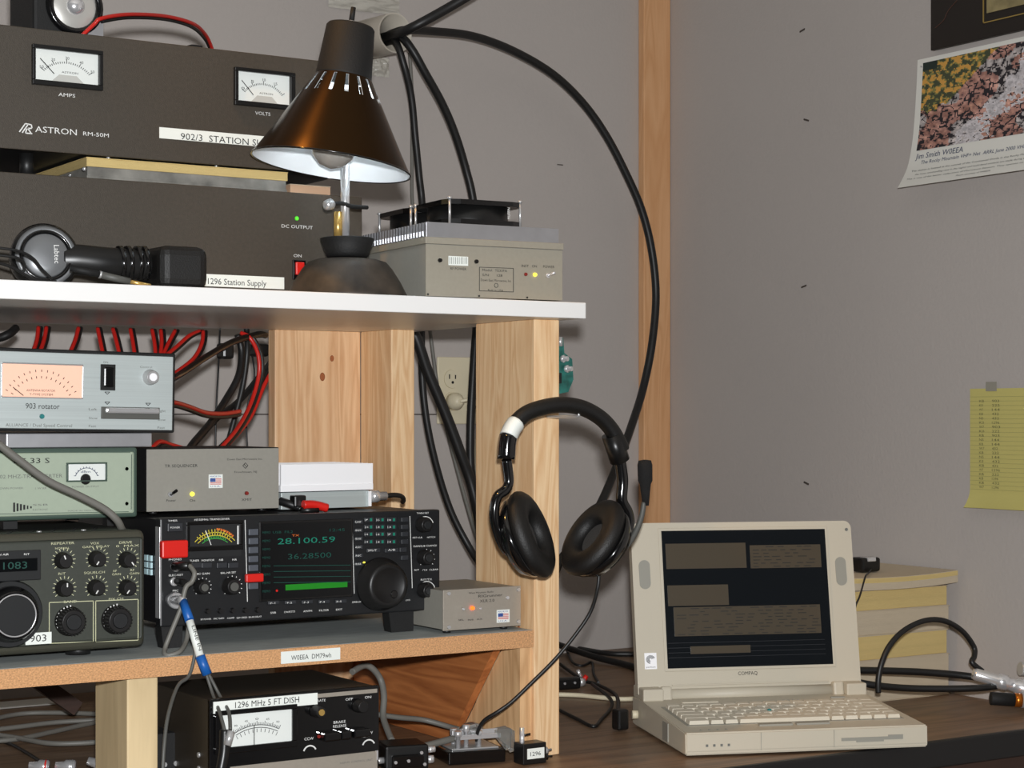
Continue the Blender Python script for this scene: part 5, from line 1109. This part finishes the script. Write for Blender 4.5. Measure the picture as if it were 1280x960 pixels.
# plug on laptop's left side
Q = Matrix.Rotation(lyaw, 3, 'Z')
def lapw(x, y, z): return Vector((p.x, p.y, lz))+Q @ Vector((x, y, z))
pg = thing('plug', 'black angled plug in the left rear side of the laptop', 'plug', lapw(-.02, .20, .0)); b = Vector(pg.location)
part_at('plug_body', MB().tube([lapw(-.002, .215, .018), lapw(-.010, .216, .018)], .006, 10), 'ivory', pg); part_at('plug_body', MB().box(b.x-.012, b.x+.006, b.y+.005, b.y+.022, ZD+.002, ZD+.030, .003), 'blk', pg)
part_at('cord', MB().tube([b+Vector((-.006, .014, .024)), onZ(770, 869, ZD+.006), onZ(745, 855, ZD+.006), onZ(728, 850, ZD+.006), onZ(700, 830, ZD+.006)], .0028, 8), 'rub', pg)

# --- cables between the post and laptop
GR = 'black cables on the desk behind the laptop'
def dcable(label, pts, r, m, g=None, name='cable'): return single(name, MB().tube([onZ(x, y, ZD+r+dz+.0004) for x, y, dz in pts], r, 8), m, label, 'cable', g)
dcable('thick black cable on the desk entering behind the laptop from the upright, upper one', [(690, 805, .0), (730, 812, 0), (762, 817, 0), (800, 818, 0), (860, 822, 0), (960, 826, 0)], .0046, 'rub', GR)
dcable('thick black cable on the desk crossing behind the laptop hinge, lower one', [(690, 803, .012), (740, 820, .004), (775, 829, 0), (815, 838, 0), (900, 848, 0)], .0058, 'rub', GR)
dcable('flat ivory cable on the desk between the upright and the laptop', [(680, 868, 0), (720, 869, 0), (752, 872, 0), (780, 874, 0), (812, 872, 0)], .0036, 'ivory')
dcable('thin black cord kinked on the desk left of the laptop', [(700, 888, 0), (722, 899, 0), (742, 908, 0), (752, 899, 0), (764, 885, 0), (764, 875, 0.006), (755, 866, .006), (740, 855, .004)], .0026, 'rub')
dcable('thin black cord curling behind the upright on the desk', [(708, 812, .004), (716, 828, .002), (728, 832, 0), (740, 828, 0), (742, 842, 0), (748, 853, 0)], .0022, 'rub')
q = onZ(730, 860, ZD); t = thing('adapter', 'small black adapter with chrome screws and red end behind the front upright', 'connector', (q.x-.01, q.y, ZD+.0008), R(-5))
obj('body', MB().box(-.045, .0, -.008, .008, 0, .018, .003), 'blk', t); obj('nut', MB().lathe([(.007, 0), (.007, .009)], (0, 0, .009), (1, 0, 0), 12), 'steel', t); obj('screw', MB().cyl((-.012, -.008, .01), (0, -1, 0), .002, .002, 8), 'chrome', t); obj('screw', MB().cyl((-.03, -.008, .01), (0, -1, 0), .002, .002, 8), 'chrome', t)
obj('tip', MB().tube([(.004, 0, .018), (-.002, 0, .028)], .003, 8), 'chrome', t); obj('tip', MB().tube([(.009, 0, .012), (.014, 0, .018)], .004, 8), 'redp', t, 'red end')

# ================================================================== BOOKS
BY = 2.02
bxr = onY(1184, 800, BY+.03)
def book(label, x0, x1, y0, y1, z, h, m_, yaw=0, grp='phone books stacked against the right wall'):
    t = thing('phone_book', label, 'book', ((x0+x1)/2, (y0+y1)/2, z), yaw, grp); hx, hy = (x1-x0)/2, (y1-y0)/2
    obj('pages', MB().box(-hx, hx, -hy, hy, .0008, h-.0008, .001), m_, t); obj('cover', MB().box(-hx-.001, hx+.001, -hy-.001, hy, 0, .0008), 'wht', t); obj('cover', MB().box(-hx-.001, hx+.001, -hy-.001, hy, h-.0008, h), 'wht', t)
    return t
def zb(py): # height at the stack's right front edge
    return onY(1183, py, 2.055).z
zs = [ZD+.0004, zb(816), zb(786), zb(756), zb(731)]
xr_, xl_ = 2.106, 1.875; yf, yb_ = 2.052, 2.34
names = [('white-paged phone book at the bottom of the stack by the right wall', 'wht'), ('yellow-paged phone book, second from the bottom of the stack', 'yel'), ('white-paged phone book in the middle of the stack', 'wht'), ('yellow-paged phone book just under the curled top book', 'yel')]
for i, (lb_, m_) in enumerate(names):
    book(lb_, xl_+.003*(i % 2), xr_-.004*(i % 2), yf, yb_, zs[i], zs[i+1]-zs[i]-.0002, m_, R(0))
# curled top book
tb = thing('phone_book', 'curled thick phone book lying on top of the stack', 'book', (1.985, 2.172, zs[4]), R(0), 'phone books stacked against the right wall')
def curl(x): return .004*max(0, (x-0)/.12)**2 if x > 0 else .003*(x/.12)**2
for nm, h0, h1, m_ in (('pages', .0008, .0115, 'wht'), ('pages', .0115, .0185, 'yel'), ('cover', .0185, .0192, 'wht')):
    mb = MB(); n = 14; ring_ = []
    for i in range(n+1):
        x = -.125+.25*i/n; x_ = min(x, .125)
        ring_.append([mb.bm.verts.new((x_, y_, h_+curl(x_)*1.0)) for y_, h_ in ((-.135, h0), (.14, h0), (.14, h1), (-.135, h1))])
    for i in range(n):
        for k in range(4): mb.bm.faces.new((ring_[i][k], ring_[i][(k+1) % 4], ring_[i+1][(k+1) % 4], ring_[i+1][k]))
    mb.bm.faces.new(ring_[0]); mb.bm.faces.new(ring_[-1]); o = obj(nm, mb, m_, tb)
tz = zs[4]+.0195
g = onY(1083, 712, 2.12)
ad = thing('adapter', 'small black adapter with a thin cord on top of the phone books', 'adapter', (g.x, 2.12, tz+.001))
obj('body', MB().box(-.019, .019, -.012, .016, 0, .022, .004), 'blk', ad); obj('plate', MB().box(-.009, .008, -.013, .005, .016, .0226, .001), 'chrome', ad)
obj('cord', MB().tube([Vector(q)-Vector(ad.location) for q in ((onY(1089, 700, 2.106).x, 2.106, tz+.006), (onY(1085, 700, 2.07).x, 2.07, tz+.003), (onY(1080, 700, 2.04).x, 2.037, tz+.003), onY(1075, 744, 2.028), onY(1070, 756, 2.027), onY(1067, 772, 2.027), onY(1066, 790, 2.027))], .0014, 6), 'rub', ad)

# --- coax by the books
YC = 2.0
cable('thick coax lying behind the laptop toward the right wall, upper run', [(1050, 838, 2.0), (1085, 838, 1.99), (1150, 840, 1.97), (1200, 844, 1.945), (1235, 849, 1.92), (1252, 852, 1.91)], .0052, 'rub', GR)
cable('thick coax lying behind the laptop toward the right wall, lower run', [(1050, 848, 1.985), (1090, 856, 1.96), (1130, 860, 1.95), (1180, 861, 1.925), (1225, 860, 1.90), (1250, 857, 1.895)], .0050, 'rub', GR)
cable('black coax arching up in front of the phone books', [(1098, 866, 1.93), (1098, 850, 1.93), (1102, 829, 1.93), (1112, 807, 1.93), (1130, 788, 1.93), (1155, 776, 1.93), (1180, 776, 1.93), (1202, 788, 1.93), (1217, 808, 1.93), (1218, 820, 1.925), (1215, 828, 1.92), (1228, 839, 1.915)], .0040, 'rub')
cc = thing('coax_connector', 'large silver coax connectors lying at the right edge of the desk', 'connector', onY(1250, 870, 1.89))
a = onY(1216, 842, 1.915); b = onY(1300, 866, 1.86)
dv = (b-a)
part_at('barrel', MB().lathe([(.007, 0), (.009, .004), (.009, dv.length*.35), (.0115, dv.length*.37), (.0115, dv.length*.5), (.0095, dv.length*.52), (.0095, dv.length*.62), (.012, dv.length*.64), (.012, dv.length)], a, dv, 24), 'chrome', cc, 'chrome barrel')
a = onY(1238, 873, 1.885); part_at('boot', MB().lathe([(.009, 0), (.0095, .002), (.0095, .034)], a, dv*Vector((1, 1, .2)), 20), 'blkm', cc); a2 = a+(dv*Vector((1, 1, .2))).normalized()*.034
part_at('ring', MB().lathe([(.0100, 0), (.0100, .010)], a2, dv*Vector((1, 1, .2)), 20), 'copper', cc, 'orange brass ring'); part_at('nut', MB().lathe([(.011, .010), (.011, .03)], a2, dv*Vector((1, 1, .2)), 20), 'steel', cc)
part_at('cap', MB().lathe([(.010, 0), (.010, .02)], onY(1275, 836, 1.89), (1, -.4, -.1), 20), 'steel', cc)

# ================================================================== RIGHT WALL PAPERS
XP = XW-.002
# calendar: left edge at constant Y, curling off the wall at the bottom
ytop = onX(1147, 75, XP).y
le = [(1147, 75), (1145.5, 110), (1143, 150), (1140, 180), (1134, 210), (1122, 235)]
LE = [onY(px, py, ytop) for px, py in le]
LE[0].x = XP
for v in LE: v.x = min(v.x, XP)
yend = .95*ytop - .30; ztopR = onX(1280, 44, XP).z; tops = LE[0].z
# true sheet: top edge horizontal
CWd = .285
cal = thing('calendar', 'calendar page with mountain stream photograph curling off the right wall', 'calendar', (XP, ytop-CWd/2, LE[-1].z))
Lsm = smooth_path(LE, 4)
def sheet(u, v):   # u 0 left ->1 right (toward -Y), v 0 bottom -> 1 top
    s_ = (1-v)*(len(Lsm)-1); i = min(int(s_), len(Lsm)-2); f_ = s_-i; q_ = Lsm[i].lerp(Lsm[i+1], f_)
    return Vector((q_.x+(XP-q_.x)*.1*u*0, ytop-CWd*u, q_.z))
def calobj(name, u0, u1, v0, v1, m_, nu, nv, off, colf=None):
    mb = MB(); mb.grid(lambda a, b: sheet(u0+(u1-u0)*a, v0+(v1-v0)*b)-Vector((off, 0, 0)), nu, nv)
    if colf:
        cl = mb.bm.loops.layers.float_color.new('print')
        for f in mb.bm.faces:
            for lo_ in f.loops:
                pass
        mb.bm.faces.ensure_lookup_table()
        for i in range(nu):
            for j in range(nv):
                c_ = colf((i+.5)/nu, (j+.5)/nv)
                for lo_ in mb.bm.faces[i*nv+j].loops: lo_[cl] = (*c_, 1)
    me = bpy.data.meshes.new(name); mb.bm.to_mesh(me); mb.bm.free(); o = obj(name, me, m_, cal); me.transform(Matrix.Translation(-Vector(cal.location))); return o
calobj('sheet', 0, 1, 0, 1, 'pap', 6, 30, 0)
def stream(u, v):
    n1 = noise.fractal(Vector((u*9, v*8, 1.3)), 1.0, 2.0, 4); n2 = noise.fractal(Vector((u*24, v*22, 7.7)), .9, 2.0, 3); n3 = noise.noise(Vector((u*60, v*60, 2)))
    cx = .95-.75*(1-v)+.1*math.sin(v*9)
    cell = noise.voronoi(Vector((u*11, v*9, 0)))[0]; edge = cell[1]-cell[0]
    wd = abs(u-(.42+.55*v-.05*math.sin(7*v)))
    if u < .62*(v-.28)*1.35 and v > .5+n1*.08 or (u < .2 and v > .55):     # flowers
        if n2+n3*.5 > .12: c_ = (lin(205), lin(152), lin(72))
        elif n2 > -.12: c_ = (lin(132), lin(126), lin(70))
        else: c_ = (lin(66), lin(72), lin(50))
        if u < .12 and v > .9: c_ = (lin(30), lin(45), lin(40))
        return c_
    if wd < .13+.08*n1 and n2 < .32:                                       # white water
        g_ = 205+40*n2-60*max(0, n3); g_ = max(90, min(240, g_)); return (lin(g_), lin(g_*.97), lin(g_*.98))
    if edge < .05 or n2 < -.3: return (lin(34), lin(30), lin(36))
    base = (150+60*n2+50*(cell[0]-.3), 108+50*n2+46*(cell[0]-.3), 96+40*n2+50*(cell[0]-.3))
    if noise.noise(Vector((u*4, v*4, 9))) > .1: base = (160+70*n2, 152+66*n2, 150+64*n2)
    return tuple(lin(max(20, min(235, b_))) for b_ in base)
calobj('stream_photo', .045, .96, .335, .955, vcol_mat('stream_print'), 110, 84, .0006, stream)
def caltext(st, u0, v, u1, cap, m_):
    mb = MB().text(st, (0, 0, 0), (1, 0, 0), (0, 1, 0), (u1-u0), cap)
    for vv in mb.bm.verts:
        q_ = sheet(u0+vv.co.x, v+vv.co.y/ (tops-LE[-1].z)); vv.co = q_-Vector((.0009, 0, 0))
    o = obj('lettering', mb, m_, cal); o.data.transform(Matrix.Translation(-Vector(cal.location)))
caltext('Jim Smith W0EEA', .05, .265, .40, .009, 'navy'); caltext('The Rocky Mountain VHF+ Net  ARRL June 2000 VHF QSO Party', .10, .215, 1.0, .0062, 'navy')
for i, (s_, u0, u1) in enumerate((('The station is located at the summit of the Continental Divide in the Rocky Mountains near', .05, .98), ('the most commanding view in the region and multi-band contacts are made during the contest', .09, .96), ('This is one of the better collections of Microwave Stations. They operate on all bands', .04, .97), ('Photo courtesy of W0EEA', .42, .66))):
    caltext(s_, u0, .155-i*.035, u1, .0028, 'prk')
obj('pin', MB().cyl(Vector((XP-.001, ytop-.010, LE[0].z-.012))-Vector(cal.location), (-1, 0, 0), .0014, .002, 8), 'steel', cal)
# framed picture above
fp = onX(1169, 64, XP); py_ = fp.y
pf = thing('framed_picture', 'black matted picture with a thin gold line above the calendar', 'picture', (XP-.006, py_-.15, fp.z))
FWd = .32; FH = .30
obj('backing', MB().box(-.004, .004, -FWd+.15, .15, 0, FH, .001), 'mat_bk', pf)
gi = onX(1235, 30.5, XP); y1g = gi.y-(py_-.15); z1g = gi.z-fp.z
mb = MB().box(-.0052, -.004, -.30+.15, y1g, z1g, z1g+.0016).box(-.0052, -.004, y1g-.0016, y1g, z1g, FH-.05); obj('gold_line', mb, 'gold', pf, 'thin gold line')
obj('print', MB().box(-.0055, -.004, -.29+.15, y1g-.008, z1g+.014, FH-.05), 'pic', pf, 'olive print')
mb = MB().tube([(-.0045, .14, .033), (-.0045, .122, .042), (-.0045, .112, .055), (-.0045, .09, .07), (-.0045, .06, .09)], .0004, 5); obj('crack_line', mb, mat('dim_line', (96, 62, 50), .5), pf)
# legal sheet
l0 = onX(1213, 486, XP); l1 = onX(1209, 634, XP-.004); YLn = l0.y
lg = thing('note_sheet', 'yellow ruled note sheet taped to the right wall', 'note', (XP, YLn-.07, l1.z)); Hl = l0.z-l1.z
def lsheet(u, v):
    o_ = .0008+(.010*max(0, (.14-v)/.14)**2 + (.004*max(0, (.15-v)/.15) if u < .1 else 0))
    return Vector((-o_, .07-.15*u, Hl*v))
obj('sheet', MB().grid(lsheet, 8, 24), 'leg', lg)
mb = MB(); mt_ = MB()
for i in range(24):
    z = Hl*(.08+i*.037); mb.box(-.0016, -.0013, .07-.15, .069, z, z+.0003) if z > Hl*.14 else None
    if 2 < i < 23:
        for u, w_ in ((.14, .05), (.30, .09)):
            y_ = .07-.15*(u+random.uniform(0, .015)); ww = .15*w_*random.uniform(.6, 1.1); mt_.box(-.0019, -.0016, y_-ww, y_, z+.001, z+.0042)
            
obj('ruling', mb, 'legl', lg)
mt_.bm.free(); mt_ = MB(); random.seed(3)
for i in range(21):
    z = Hl*(.16+i*.036)
    for u, w_, s_ in ((.13, .07, ('K0', 'W7', 'N5', 'KB')), (.30, .11, ('432', '1296', '903', '144', '222'))):
        mt_.text(random.choice(s_), (-.0018, .07-.15*u, z+.001), (0, -1, 0), (0, 0, 1), .15*w_*random.uniform(.7, 1), .0036)
obj('handwriting', mt_, 'legt', lg)
obj('tape', MB().box(-.0022, -.0012, .07-.15*.36, .07-.15*.22, Hl-.004, Hl+.010), mat('tape_clear', (150, 146, 134), .25), lg)
